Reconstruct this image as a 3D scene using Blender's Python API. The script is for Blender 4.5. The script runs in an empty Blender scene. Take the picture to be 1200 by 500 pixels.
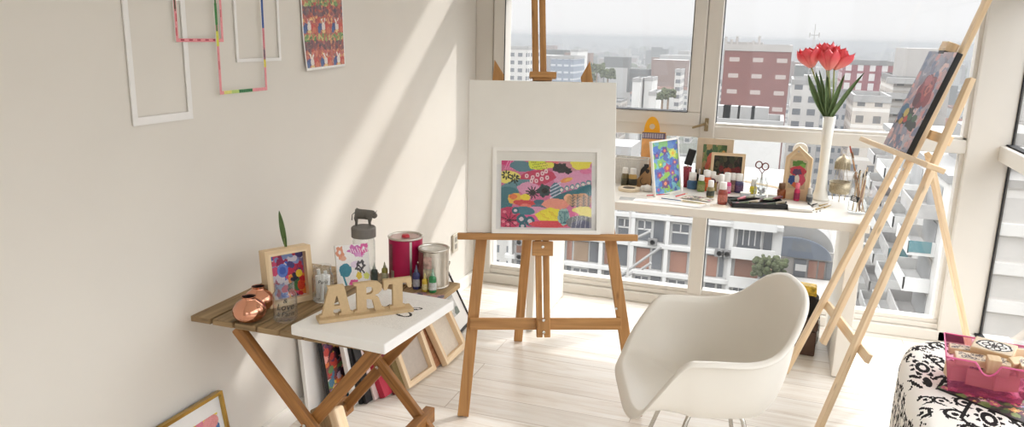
import bpy, bmesh, math, random
import numpy as np
from mathutils import Vector, Matrix
random.seed(7)
rng = np.random.default_rng(11)
SC = bpy.context.scene
COL = SC.collection
PI = math.pi

# ------------------------------------------------------------------ camera (fitted to the room's vanishing points)
F_PX, PITCH, YAW, ROLL, EYE = 890.3, 0.23051, 0.32834, 0.022246, 1.6
def _cam_axes():
    cy, sy, cp, sp = math.cos(YAW), math.sin(YAW), math.cos(PITCH), math.sin(PITCH)
    fw = Vector((-sy*cp, cy*cp, -sp)); r = Vector((cy, sy, 0)); u = r.cross(fw)
    c, s = math.cos(ROLL), math.sin(ROLL)
    return (c*r + s*u), (-s*r + c*u), fw
CR, CU, CF = _cam_axes()
EYEV = Vector((0, 0, EYE))
def _ray(px, py):
    return CR*((px-600)/F_PX) - CU*((py-250)/F_PX) + CF
def at_z(px, py, z):
    d = _ray(px, py); return EYEV + d*((z-EYE)/d.z)
def at_y(px, py, y):
    d = _ray(px, py); return EYEV + d*(y/d.y)
def at_x(px, py, x):
    d = _ray(px, py); return EYEV + d*(x/d.x)
def mpp(p):
    """metres per photograph pixel at a point of the room"""
    return (Vector(p)-EYEV).dot(CF)/F_PX

cam = bpy.data.cameras.new('camera'); cam.sensor_width = 36; cam.lens = 36*F_PX/1200
cam.clip_start = 0.05; cam.clip_end = 9000
camo = bpy.data.objects.new('camera', cam); COL.objects.link(camo)
m = Matrix((CR, CU, -CF)).transposed().to_4x4(); m.translation = EYEV
camo.matrix_world = m
SC.camera = camo

# ------------------------------------------------------------------ materials
def lin(c):
    return tuple((x/12.92 if x <= .04045 else ((x+.055)/1.055)**2.4) for x in c)
def rgb(r, g, b):
    return lin((r/255, g/255, b/255))
MATS = {}
def _new(name):
    mt = bpy.data.materials.new(name); mt.use_nodes = True
    nt = mt.node_tree; bs = nt.nodes['Principled BSDF']
    MATS[name] = mt
    return mt, nt, bs
def N(nt, kind, **kw):
    n = nt.nodes.new(kind)
    for k, v in kw.items(): setattr(n, k, v)
    return n
def plain(name, col, rough=.5, metal=0., spec=.5, var=.06, scale=30., bump=0., bscale=200., sub=0., coat=0.):
    mt, nt, bs = _new(name)
    bs.inputs['Roughness'].default_value = rough; bs.inputs['Metallic'].default_value = metal
    bs.inputs['Specular IOR Level'].default_value = spec
    if coat: bs.inputs['Coat Weight'].default_value = coat
    tc = N(nt, 'ShaderNodeTexCoord')
    nz = N(nt, 'ShaderNodeTexNoise'); nz.inputs['Scale'].default_value = scale; nz.inputs['Detail'].default_value = 4
    nt.links.new(tc.outputs['Object'], nz.inputs['Vector'])
    rp = N(nt, 'ShaderNodeValToRGB')
    lo = tuple(max(0, c*(1-var)) for c in col); hi = tuple(min(1, c*(1+var)) for c in col)
    rp.color_ramp.elements[0].color = (*lo, 1); rp.color_ramp.elements[1].color = (*hi, 1)
    rp.color_ramp.elements[0].position = .3; rp.color_ramp.elements[1].position = .7
    nt.links.new(nz.outputs['Fac'], rp.inputs['Fac']); nt.links.new(rp.outputs['Color'], bs.inputs['Base Color'])
    if bump:
        n2 = N(nt, 'ShaderNodeTexNoise'); n2.inputs['Scale'].default_value = bscale
        nt.links.new(tc.outputs['Object'], n2.inputs['Vector'])
        bp = N(nt, 'ShaderNodeBump'); bp.inputs['Strength'].default_value = bump; bp.inputs['Distance'].default_value = .002
        nt.links.new(n2.outputs['Fac'], bp.inputs['Height']); nt.links.new(bp.outputs['Normal'], bs.inputs['Normal'])
    if sub:
        bs.inputs['Subsurface Weight'].default_value = sub; bs.inputs['Subsurface Radius'].default_value = (.02, .015, .01)
    return mt
def wood(name, c1, c2, rough=.5, grain=1.0, knots=True):
    """grain runs along U of the piece's own UVs (metres)"""
    mt, nt, bs = _new(name); bs.inputs['Roughness'].default_value = rough
    uv = N(nt, 'ShaderNodeUVMap'); mp = N(nt, 'ShaderNodeMapping')
    mp.inputs['Scale'].default_value = (3.5*grain, 60*grain, 60)
    nt.links.new(uv.outputs['UV'], mp.inputs['Vector'])
    nz = N(nt, 'ShaderNodeTexNoise'); nz.inputs['Scale'].default_value = 1; nz.inputs['Detail'].default_value = 5; nz.inputs['Distortion'].default_value = .6
    nt.links.new(mp.outputs['Vector'], nz.inputs['Vector'])
    rp = N(nt, 'ShaderNodeValToRGB'); e = rp.color_ramp.elements
    e[0].position = .3; e[0].color = (*c1, 1); e[1].position = .72; e[1].color = (*c2, 1)
    nt.links.new(nz.outputs['Fac'], rp.inputs['Fac'])
    out = rp.outputs['Color']
    if knots:
        mp2 = N(nt, 'ShaderNodeMapping'); mp2.inputs['Scale'].default_value = (5, 16, 16)
        nt.links.new(uv.outputs['UV'], mp2.inputs['Vector'])
        vo = N(nt, 'ShaderNodeTexVoronoi'); vo.inputs['Scale'].default_value = 1.
        nt.links.new(mp2.outputs['Vector'], vo.inputs['Vector'])
        r2 = N(nt, 'ShaderNodeValToRGB'); r2.color_ramp.elements[0].position = .03; r2.color_ramp.elements[1].position = .12
        r2.color_ramp.elements[0].color = (.45, .4, .35, 1); r2.color_ramp.elements[1].color = (1, 1, 1, 1)
        nt.links.new(vo.outputs['Distance'], r2.inputs['Fac'])
        mx = N(nt, 'ShaderNodeMix', data_type='RGBA', blend_type='MULTIPLY'); mx.inputs['Factor'].default_value = .7
        nt.links.new(out, mx.inputs['A']); nt.links.new(r2.outputs['Color'], mx.inputs['B']); out = mx.outputs['Result']
    nt.links.new(out, bs.inputs['Base Color'])
    bp = N(nt, 'ShaderNodeBump'); bp.inputs['Strength'].default_value = .15; bp.inputs['Distance'].default_value = .001
    nt.links.new(nz.outputs['Fac'], bp.inputs['Height']); nt.links.new(bp.outputs['Normal'], bs.inputs['Normal'])
    return mt
def clear(name, tint=(1, 1, 1), refl=.9, rough=.02, haze=0., hazecol=(1, 1, 1)):
    """thin clear sheet: see-through with fresnel reflection, plus a little milky scatter"""
    mt, nt, bs = _new(name); nt.nodes.remove(bs); out = nt.nodes['Material Output']
    tr = N(nt, 'ShaderNodeBsdfTransparent'); tr.inputs['Color'].default_value = (*tint, 1)
    gl = N(nt, 'ShaderNodeBsdfGlossy'); gl.inputs['Roughness'].default_value = rough
    lw = N(nt, 'ShaderNodeLayerWeight'); lw.inputs['Blend'].default_value = .5
    fr = N(nt, 'ShaderNodeMath', operation='POWER'); fr.inputs[1].default_value = 3.5; nt.links.new(lw.outputs['Facing'], fr.inputs[0])
    mu = N(nt, 'ShaderNodeMath', operation='MULTIPLY_ADD'); mu.inputs[1].default_value = refl*.75; mu.inputs[2].default_value = refl*.03
    nt.links.new(fr.outputs[0], mu.inputs[0])
    mx = N(nt, 'ShaderNodeMixShader'); nt.links.new(mu.outputs[0], mx.inputs[0]); nt.links.new(tr.outputs[0], mx.inputs[1]); nt.links.new(gl.outputs[0], mx.inputs[2])
    last = mx
    if haze:
        df = N(nt, 'ShaderNodeBsdfDiffuse'); df.inputs['Color'].default_value = (*hazecol, 1)
        m2 = N(nt, 'ShaderNodeMixShader'); m2.inputs[0].default_value = haze
        nt.links.new(last.outputs[0], m2.inputs[1]); nt.links.new(df.outputs[0], m2.inputs[2]); last = m2
    nt.links.new(last.outputs[0], out.inputs['Surface'])
    return mt
def printed(name, rough=.55, spec=.3, coat=0.):
    mt, nt, bs = _new(name); bs.inputs['Roughness'].default_value = rough; bs.inputs['Specular IOR Level'].default_value = spec
    bs.inputs['Coat Weight'].default_value = coat
    at = N(nt, 'ShaderNodeVertexColor', layer_name='Col')
    nt.links.new(at.outputs['Color'], bs.inputs['Base Color'])
    return mt
def facade(name, wall, win, pu=3., pv=2.9, fu=(.25, .75), fv=(.3, .75), rough=.8, band=None):
    """a wall with its grid of small windows, in metres of its own UVs"""
    mt, nt, bs = _new(name); bs.inputs['Roughness'].default_value = rough; bs.inputs['Specular IOR Level'].default_value = .2
    uv = N(nt, 'ShaderNodeUVMap'); sp = N(nt, 'ShaderNodeSeparateXYZ'); nt.links.new(uv.outputs['UV'], sp.inputs[0])
    def mask(src, per, lo, hi):
        d = N(nt, 'ShaderNodeMath', operation='DIVIDE'); d.inputs[1].default_value = per; nt.links.new(src, d.inputs[0])
        f = N(nt, 'ShaderNodeMath', operation='FRACT'); nt.links.new(d.outputs[0], f.inputs[0])
        a = N(nt, 'ShaderNodeMath', operation='GREATER_THAN'); a.inputs[1].default_value = lo; nt.links.new(f.outputs[0], a.inputs[0])
        b = N(nt, 'ShaderNodeMath', operation='LESS_THAN'); b.inputs[1].default_value = hi; nt.links.new(f.outputs[0], b.inputs[0])
        c = N(nt, 'ShaderNodeMath', operation='MULTIPLY'); nt.links.new(a.outputs[0], c.inputs[0]); nt.links.new(b.outputs[0], c.inputs[1])
        return c.outputs[0]
    mk = N(nt, 'ShaderNodeMath', operation='MULTIPLY')
    mv = mask(sp.outputs['Y'], pv, *fv)
    nt.links.new(mask(sp.outputs['X'], pu, *fu), mk.inputs[0]); nt.links.new(mv, mk.inputs[1])
    nz = N(nt, 'ShaderNodeTexNoise'); nz.inputs['Scale'].default_value = .35; nt.links.new(uv.outputs['UV'], nz.inputs['Vector'])
    rp = N(nt, 'ShaderNodeValToRGB'); rp.color_ramp.elements[0].position = .35; rp.color_ramp.elements[1].position = .65
    rp.color_ramp.elements[0].color = (*[c*.9 for c in wall], 1); rp.color_ramp.elements[1].color = (*wall, 1)
    nt.links.new(nz.outputs['Fac'], rp.inputs['Fac'])
    base = rp.outputs['Color']
    if band:
        mb = N(nt, 'ShaderNodeMix', data_type='RGBA'); nt.links.new(mask(sp.outputs['Y'], pv, band[1], band[2]), mb.inputs['Factor'])
        nt.links.new(base, mb.inputs['A']); mb.inputs['B'].default_value = (*band[0], 1); base = mb.outputs['Result']
    mx = N(nt, 'ShaderNodeMix', data_type='RGBA'); nt.links.new(mk.outputs[0], mx.inputs['Factor'])
    nt.links.new(base, mx.inputs['A']); mx.inputs['B'].default_value = (*win, 1)
    nt.links.new(mx.outputs['Result'], bs.inputs['Base Color'])
    return mt

# ------------------------------------------------------------------ mesh builder
class MB:
    def __init__(s):
        s.bm = bmesh.new(); s.uv = s.bm.loops.layers.uv.new('UVMap')
    def _face(s, vs, uvs=None):
        try: f = s.bm.faces.new(vs)
        except ValueError: return None
        if uvs:
            for l, q in zip(f.loops, uvs): l[s.uv].uv = q
        return f
    def hexa(s, c8, lx=1., ly=1., lz=1.):
        """c8: bottom ring 4 then top ring 4; lx ly lz: sizes for UVs, longest axis along U"""
        v = [s.bm.verts.new(c) for c in c8]
        quads = [((3, 2, 1, 0), lx, ly), ((4, 5, 6, 7), lx, ly), ((0, 1, 5, 4), lx, lz), ((1, 2, 6, 5), ly, lz), ((2, 3, 7, 6), lx, lz), ((3, 0, 4, 7), ly, lz)]
        off = random.random()*7
        for q, a, b in quads:
            if a >= b: uvs = [(off, off), (off+a, off), (off+a, off+b), (off, off+b)]
            else: uvs = [(off, off), (off, off+a), (off+b, off+a), (off+b, off)]
            s._face([v[i] for i in q], uvs)
        return s
    def box(s, c, size, M=None):
        x, y, z = [k/2 for k in size]
        pts = [Vector((c[0]+i*x, c[1]+j*y, c[2]+k*z)) for k in (-1, 1) for i, j in ((-1, -1), (1, -1), (1, 1), (-1, 1))]
        if M is not None: pts = [M @ p for p in pts]
        return s.hexa(pts, *size)
    def box2(s, a, b, M=None):
        return s.box([(a[i]+b[i])/2 for i in range(3)], [abs(b[i]-a[i]) for i in range(3)], M)
    def bar(s, p, q, w, d, side, w2=None, d2=None):
        """square beam from p to q; w along side, d across"""
        p, q, side = Vector(p), Vector(q), Vector(side)
        ax = (q-p).normalized(); sd = (side - ax*side.dot(ax)).normalized(); ot = ax.cross(sd)
        w2 = w if w2 is None else w2; d2 = d if d2 is None else d2
        L = (q-p).length
        c = [p+sd*(i*w/2)+ot*(j*d/2) for i, j in ((-1, -1), (1, -1), (1, 1), (-1, 1))]+[q+sd*(i*w2/2)+ot*(j*d2/2) for i, j in ((-1, -1), (1, -1), (1, 1), (-1, 1))]
        v = [s.bm.verts.new(k) for k in c]; off = random.random()*7
        s._face([v[i] for i in (3, 2, 1, 0)], [(off, off), (off+w*.1, off), (off+w*.1, off+d), (off, off+d)])
        s._face([v[i] for i in (4, 5, 6, 7)], [(off, off), (off+w*.1, off), (off+w*.1, off+d), (off, off+d)])
        for k, (a, b) in enumerate(((0, 1), (1, 2), (2, 3), (3, 0))):
            ww = w if k % 2 == 0 else d; o2 = off+k*.37
            s._face([v[a], v[b], v[b+4], v[a+4]], [(off, o2), (off, o2+ww), (off+L, o2+ww), (off+L, o2)])
        return s
    def tube(s, pts, r, seg=8, cap=True, rs=None, closed=False):
        pts = [Vector(p) for p in pts]; n = len(pts); rings = []
        prev = None
        for i, p in enumerate(pts):
            if closed: t = (pts[(i+1) % n]-pts[i-1])
            else: t = (pts[min(i+1, n-1)]-pts[max(i-1, 0)])
            t.normalize()
            if prev is None:
                ref = Vector((0, 0, 1)) if abs(t.z) < .9 else Vector((1, 0, 0)); a = t.cross(ref).normalized()
            else: a = (prev - t*prev.dot(t)).normalized()
            prev = a; b = t.cross(a); rr = rs[i] if rs else r
            rings.append([s.bm.verts.new(p+(a*math.cos(2*PI*k/seg)+b*math.sin(2*PI*k/seg))*rr) for k in range(seg)])
        for i in range(n if closed else n-1):
            A, B = rings[i], rings[(i+1) % n]
            for k in range(seg): s._face([A[k], A[(k+1) % seg], B[(k+1) % seg], B[k]])
        if cap and not closed:
            s._face(rings[0][::-1]); s._face(rings[-1])
        return s
    def lathe(s, prof, seg=24, c=(0, 0, 0), M=None, sx=1., sy=1.):
        rings = []
        for r, z in prof:
            if r < 1e-6: pts = [Vector((c[0], c[1], c[2]+z))]
            else: pts = [Vector((c[0]+r*sx*math.cos(2*PI*k/seg), c[1]+r*sy*math.sin(2*PI*k/seg), c[2]+z)) for k in range(seg)]
            if M is not None: pts = [M @ p for p in pts]
            rings.append([s.bm.verts.new(p) for p in pts])
        for A, B in zip(rings, rings[1:]):
            for k in range(seg):
                a, b = A[k % len(A)], A[(k+1) % len(A)]; c2, d = B[(k+1) % len(B)], B[k % len(B)]
                vs = []
                for v in (a, b, c2, d):
                    if v not in vs: vs.append(v)
                if len(vs) >= 3: s._face(vs, [(k/seg, 0), ((k+1)/seg, 0), ((k+1)/seg, 1), (k/seg, 1)][:len(vs)])
        return s
    def prism(s, poly, z0, z1, M=None):
        A = [Vector((x, y, z0)) for x, y in poly]; B = [Vector((x, y, z1)) for x, y in poly]
        if M is not None: A = [M @ p for p in A]; B = [M @ p for p in B]
        a = [s.bm.verts.new(p) for p in A]; b = [s.bm.verts.new(p) for p in B]; n = len(poly)
        uvp = [(x, y) for x, y in poly]
        s._face(a[::-1], uvp[::-1]); s._face(b, uvp)
        for i in range(n):
            L = math.dist(poly[i], poly[(i+1) % n])
            s._face([a[i], a[(i+1) % n], b[(i+1) % n], b[i]], [(0, 0), (L, 0), (L, abs(z1-z0)), (0, abs(z1-z0))])
        return s
    def grid(s, fn, nu, nv):
        V = [[s.bm.verts.new(fn(i/nu, j/nv)) for i in range(nu+1)] for j in range(nv+1)]
        for j in range(nv):
            for i in range(nu): s._face([V[j][i], V[j][i+1], V[j+1][i+1], V[j+1][i]], [(i/nu, j/nv), ((i+1)/nu, j/nv), ((i+1)/nu, (j+1)/nv), (i/nu, (j+1)/nv)])
        return s
    def blob(s, c, r, seg=10, M=None, sx=1, sy=1, sz=1):
        n = seg//2+1
        return s.lathe([(r*math.sin(PI*k/n) if 0 < k < n else 0, -sz*r*math.cos(PI*k/n)) for k in range(n+1)], seg, c, M, sx, sy)
    def build(s, name, mat, parent=None, smooth=False, bevel=0., seg=2, local=False, sub=0, solid=0., fixn=True):
        if fixn: bmesh.ops.recalc_face_normals(s.bm, faces=s.bm.faces[:])
        if smooth:
            for f in s.bm.faces: f.smooth = True
        me = bpy.data.meshes.new(name); s.bm.to_mesh(me); s.bm.free()
        return link(me, name, mat, parent, bevel, seg, local, sub, solid, smooth)
def link(me, name, mat, parent=None, bevel=0., seg=2, local=False, sub=0, solid=0., smooth=False):
    o = bpy.data.objects.new(name, me); COL.objects.link(o)
    if mat is not None:
        for k in (mat if isinstance(mat, (list, tuple)) else [mat]): me.materials.append(k)
    if parent is not None:
        o.parent = parent
        if not local:
            o.location = -base_of(parent)
    if solid:
        md = o.modifiers.new('thick', 'SOLIDIFY'); md.thickness = solid; md.offset = 0
    if bevel:
        md = o.modifiers.new('bevel', 'BEVEL'); md.width = bevel; md.segments = seg; md.limit_method = 'ANGLE'; md.angle_limit = .6
    if sub:
        md = o.modifiers.new('sub', 'SUBSURF'); md.levels = sub; md.render_levels = sub
    if smooth:
        try:
            md = o.modifiers.new('smooth', 'WEIGHTED_NORMAL') if bevel else None
        except Exception: pass
    return o
def base_of(o):
    v = Vector(o.location); p = o.parent
    while p: v += Vector(p.location); p = p.parent
    return v
def thing(name, label, cat, loc=(0, 0, 0), group=None):
    o = bpy.data.objects.new(name, None); COL.objects.link(o); o.empty_display_size = .05
    o.location = loc; o['label'] = label; o['category'] = cat
    if group: o['group'] = group
    return o
def tag(o, label, cat, group=None, kind=None):
    o['label'] = label; o['category'] = cat
    if group: o['group'] = group
    if kind: o['kind'] = kind
    return o
def struct(o):
    o['kind'] = 'structure'; return o
def frame_m(o, x, y):
    x = Vector(x).normalized(); y = Vector(y); y = (y-x*y.dot(x)).normalized(); z = x.cross(y)
    M = Matrix((x, y, z)).transposed().to_4x4(); M.translation = Vector(o); return M
def shape(name, splines, depth, M, mat, parent=None, bevel=0., res=8):
    """solid cut from flat outlines (inner ones are holes); splines of (x,y) points; depth along +z of M"""
    cu = bpy.data.curves.new(name, 'CURVE'); cu.dimensions = '2D'; cu.fill_mode = 'BOTH'; cu.extrude = depth/2
    for pts in splines:
        sp = cu.splines.new('POLY'); sp.points.add(len(pts)-1)
        for q, (x, y) in zip(sp.points, pts): q.co = (x, y, 0, 1)
        sp.use_cyclic_u = True
    t = bpy.data.objects.new('tmp', cu); COL.objects.link(t)
    dg = bpy.context.evaluated_depsgraph_get(); me = bpy.data.meshes.new_from_object(t.evaluated_get(dg))
    bpy.data.objects.remove(t)
    me.name = name
    me.transform(Matrix.Translation((0, 0, depth/2))); 
    if not me.uv_layers:
        uv = me.uv_layers.new(name='UVMap')
        for l in me.loops:
            c = me.vertices[l.vertex_index].co; uv.data[l.index].uv = (c.x+c.z, c.y)
    me.transform(M)
    me.materials.clear()
    return link(me, name, mat, parent, bevel)
def letters(name, txt, size, M, mat, parent, depth=.0006, shear=0., bend=None, align='CENTER', space=1.):
    cu = bpy.data.curves.new(name, 'FONT'); cu.body = txt; cu.size = size; cu.extrude = depth/2; cu.shear = shear
    cu.align_x = align; cu.align_y = 'CENTER'; cu.space_line = .9; cu.space_character = space; cu.resolution_u = 3
    t = bpy.data.objects.new('tmp', cu); COL.objects.link(t)
    dg = bpy.context.evaluated_depsgraph_get(); me = bpy.data.meshes.new_from_object(t.evaluated_get(dg))
    bpy.data.objects.remove(t); me.name = name; me.materials.clear()
    if bend:
        for v in me.vertices:
            a = v.co.x/bend; h = v.co.z
            v.co = Vector(((bend+h)*math.sin(a), v.co.y, (bend+h)*math.cos(a)-bend))
    me.transform(M)
    return link(me, name, mat, parent)
def circ(cx, cy, r, n=20, a0=0., a1=2*PI, ry=None):
    ry = r if ry is None else ry
    k = n if abs(a1-a0-2*PI) < 1e-6 else n+1
    return [(cx+r*math.cos(a0+(a1-a0)*i/n), cy+ry*math.sin(a0+(a1-a0)*i/n)) for i in range(k)]

# ------------------------------------------------------------------ painted sheets: small colour cells on a real sheet
class Paint:
    def __init__(s, w, h, bg):
        s.w, s.h = w, h; s.a = np.zeros((h, w, 3)); s.a[:] = np.array(bg)/255
        s.Y, s.X = np.mgrid[0:h, 0:w]; s.X = (s.X+.5); s.Y = (s.Y+.5)
    def put(s, mk, c, al=1.):
        c = np.array(c)/255; s.a[mk] = s.a[mk]*(1-al)+c*al
    def ell(s, x, y, rx, ry, c, rot=0., al=1., ring=None, wob=0.):
        dx, dy = s.X-x, s.Y-y; cr, sr = math.cos(rot), math.sin(rot)
        u, v = (dx*cr+dy*sr)/rx, (-dx*sr+dy*cr)/ry; d = np.hypot(u, v)
        if wob:
            an = np.arctan2(v, u); wob = wob*.5; d = d*(1+wob*np.sin(an*5+x)+wob*.6*np.sin(an*9+y))
        s.put((d < 1) if ring is None else ((d < 1) & (d > ring)), c, al)
    def poly(s, pts, c, al=1.):
        ins = np.zeros((s.h, s.w), bool); n = len(pts)
        for i in range(n):
            x0, y0 = pts[i]; x1, y1 = pts[(i+1) % n]
            if y0 == y1: continue
            cond = ((s.Y > min(y0, y1)) & (s.Y <= max(y0, y1)) & (s.X < (s.Y-y0)*(x1-x0)/(y1-y0)+x0)); ins ^= cond
        s.put(ins, c, al)
    def rect(s, x0, y0, x1, y1, c, al=1.):
        s.put((s.X >= x0) & (s.X < x1) & (s.Y >= y0) & (s.Y < y1), c, al)
    def line(s, pts, wd, c, al=1.):
        for (x0, y0), (x1, y1) in zip(pts, pts[1:]):
            dx, dy = x1-x0, y1-y0; L2 = dx*dx+dy*dy+1e-9
            t = np.clip(((s.X-x0)*dx+(s.Y-y0)*dy)/L2, 0, 1)
            s.put(np.hypot(s.X-x0-t*dx, s.Y-y0-t*dy) < wd/2, c, al)
    def blotches(s, n, cols, r0, r1, seed=1, al=1., box=None, asp=1.):
        g = random.Random(seed); b = box or (0, 0, s.w, s.h)
        for _ in range(n):
            s.ell(g.uniform(b[0], b[2]), g.uniform(b[1], b[3]), g.uniform(r0, r1), g.uniform(r0, r1)*asp, g.choice(cols), g.uniform(0, 3), al, wob=.08)
def paint_mesh(name, P, M, w, h, mat, parent=None, curl=None):
    """sheet of w x h metres centred on M's origin, +z out; each cell one colour"""
    nx, ny = P.w, P.h
    gx = np.linspace(-w/2, w/2, nx+1); gy = np.linspace(h/2, -h/2, ny+1)
    X, Y = np.meshgrid(gx, gy); Z = np.zeros_like(X)
    if curl is not None: X, Y, Z = curl(X, Y, Z)
    co = np.stack([X, Y, Z], -1).reshape(-1, 3)
    Mn = np.array(M); co = co@Mn[:3, :3].T+Mn[:3, 3]
    i = (np.arange(ny)[:, None]*(nx+1)+np.arange(nx)[None, :]).ravel()
    F = np.stack([i+nx+1, i+nx+2, i+1, i], -1)
    me = bpy.data.meshes.new(name); me.from_pydata(co.tolist(), [], F.tolist())
    g_l = P.a.mean(-1, keepdims=True); a = np.clip(g_l+(P.a-g_l)*.88+rng.normal(0, .018, P.a.shape[:2])[..., None], 0, 1); ln = np.where(a <= .04045, a/12.92, ((a+.055)/1.055)**2.4)
    colr = np.ones((ny*nx, 4, 4), np.float32); colr[:, :, :3] = ln.reshape(-1, 1, 3)
    at = me.color_attributes.new('Col', 'FLOAT_COLOR', 'CORNER'); at.data.foreach_set('color', colr.ravel())
    return link(me, name, mat, parent)
# ------------------------------------------------------------------ shared materials
M_wall = plain('wall_paint', rgb(226, 221, 213), .85, var=.012, scale=4, spec=.2)
M_ceil = plain('ceiling_paint', rgb(245, 243, 238), .9, var=.01, scale=3, spec=.2)
M_pvc = plain('white_window_frame', rgb(218, 213, 205), .42, var=.015, scale=6)
M_white = plain('white_lacquer', rgb(240, 237, 231), .4, var=.01, scale=8)
M_matte_white = plain('white_card', rgb(241, 239, 236), .7, var=.012, scale=20, spec=.25)
M_gasket = plain('black_rubber', rgb(42, 42, 44), .7, spec=.2)
M_canvas = plain('primed_canvas', rgb(238, 235, 228), .85, var=.015, scale=12, spec=.15, bump=.12, bscale=900)
M_canvas_back = plain('raw_canvas', rgb(196, 186, 176), .9, var=.04, scale=60, spec=.1, bump=.15, bscale=900)
M_beech = wood('beech_easel_wood', rgb(160, 112, 60), rgb(198, 148, 90), .5, .8)
M_teak = wood('teak_table_wood', rgb(122, 80, 38), rgb(176, 122, 64), .55)
M_slat = wood('weathered_slat_wood', rgb(122, 98, 66), rgb(174, 146, 106), .6)
M_pine = wood('pale_pine_wood', rgb(226, 196, 156), rgb(242, 220, 188), .55, .8)
M_ply = wood('birch_plywood', rgb(214, 184, 144), rgb(232, 208, 172), .6, .7, knots=False)
M_mdf = plain('tan_fibreboard', rgb(202, 176, 138), .75, var=.04, scale=120, spec=.15)
M_redwood = wood('reddish_wood', rgb(150, 98, 66), rgb(182, 130, 94), .55)
M_black = plain('black_plastic', rgb(28, 27, 28), .5, var=.1)
M_chrome = plain('brushed_steel', rgb(200, 196, 188), .25, metal=1., var=.02)
M_pane = clear('window_glass', (1, 1, 1), .8)
M_jar = clear('jar_glass', (.97, .98, .98), 1.15, .03, .018, (.9, .9, .9))
M_print = printed('printed_paper', .5)
M_paint = printed('painted_canvas', .45, .5)
M_gold = plain('gilded_metal', rgb(196, 160, 84), .28, metal=1., var=.04)

# floor: whitewashed planks running along the window wall
def floor_mat():
    mt, nt, bs = _new('whitewashed_planks'); bs.inputs['Roughness'].default_value = .42; bs.inputs['Specular IOR Level'].default_value = .4
    tc = N(nt, 'ShaderNodeTexCoord')
    br = N(nt, 'ShaderNodeTexBrick'); br.offset = .37; br.offset_frequency = 2
    for k, v in (('Color1', (.0, .0, .0, 1)), ('Color2', (1, 1, 1, 1)), ('Mortar', (.5, .5, .5, 1))): br.inputs[k].default_value = v
    for k, v in (('Scale', 1), ('Mortar Size', .0025), ('Mortar Smooth', .2), ('Brick Width', 1.25), ('Row Height', .165), ('Bias', 0)): br.inputs[k].default_value = v
    nt.links.new(tc.outputs['Object'], br.inputs['Vector'])
    mp = N(nt, 'ShaderNodeMapping'); mp.inputs['Scale'].default_value = (2.2, 26, 1)
    ad = N(nt, 'ShaderNodeVectorMath', operation='ADD'); mu = N(nt, 'ShaderNodeVectorMath', operation='SCALE'); mu.inputs['Scale'].default_value = 17
    nt.links.new(br.outputs['Color'], mu.inputs[0]); nt.links.new(tc.outputs['Object'], ad.inputs[0]); nt.links.new(mu.outputs[0], ad.inputs[1])
    nt.links.new(ad.outputs[0], mp.inputs['Vector'])
    nz = N(nt, 'ShaderNodeTexNoise'); nz.inputs['Scale'].default_value = 1; nz.inputs['Detail'].default_value = 6; nz.inputs['Roughness'].default_value = .65; nz.inputs['Distortion'].default_value = .8
    nt.links.new(mp.outputs['Vector'], nz.inputs['Vector'])
    rp = N(nt, 'ShaderNodeValToRGB'); e = rp.color_ramp.elements
    e[0].position = .3; e[0].color = (*rgb(212, 200, 186), 1); e[1].position = .68; e[1].color = (*rgb(240, 236, 230), 1)
    x = rp.color_ramp.elements.new(.48); x.color = (*rgb(232, 225, 215), 1)
    nt.links.new(nz.outputs['Fac'], rp.inputs['Fac'])
    mx = N(nt, 'ShaderNodeMix', data_type='RGBA', blend_type='MIX'); mx.inputs['B'].default_value = (*rgb(196, 184, 170), 1)
    nt.links.new(br.outputs['Fac'], mx.inputs['Factor']); nt.links.new(rp.outputs['Color'], mx.inputs['A'])
    vr = N(nt, 'ShaderNodeMix', data_type='RGBA', blend_type='MULTIPLY'); vr.inputs['Factor'].default_value = .09
    nt.links.new(mx.outputs['Result'], vr.inputs['A']); nt.links.new(br.outputs['Color'], vr.inputs['B'])
    nt.links.new(vr.outputs['Result'], bs.inputs['Base Color'])
    bp = N(nt, 'ShaderNodeBump'); bp.inputs['Strength'].default_value = .25; bp.inputs['Distance'].default_value = .001; bp.invert = True
    nt.links.new(br.outputs['Fac'], bp.inputs['Height']); nt.links.new(bp.outputs['Normal'], bs.inputs['Normal'])
    return mt
XL, XR, YF, YB, ZC = -1.80, 1.12, 4.51, -2.4, 2.62
struct(MB().box2((XL-.1, YB-.1, -.12), (XR+.25, YF+.22, 0)).build('floor', floor_mat()))
struct(MB().box2((XL-.1, YB-.1, ZC), (XR+.25, YF+.22, ZC+.12)).build('ceiling', M_ceil))
struct(MB().box2((XL-.12, YB-.1, 0), (XL, YF+.22, ZC)).build('wall_left', M_wall))
wr = MB()
for a_, b_ in (((XL, YB-.12, 0), (-.45, YB, ZC)), ((.95, YB-.12, 0), (XR+.25, YB, ZC)), ((-.45, YB-.12, 2.45), (.95, YB, ZC))): wr.box2(a_, b_)
struct(wr.build('wall_rear', M_wall))
struct(MB().box2((XR, YB, 0), (XR+.2, -.9, ZC)).build('wall_right', M_wall))
struct(MB().box2((XL, YF, 2.44), (XR+.22, YF+.2, ZC)).build('wall_front', M_wall))
struct(MB().box2((XL, YB, 0), (XL+.022, YF, .075)).build('baseboard_left', M_white, bevel=.004))

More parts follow.
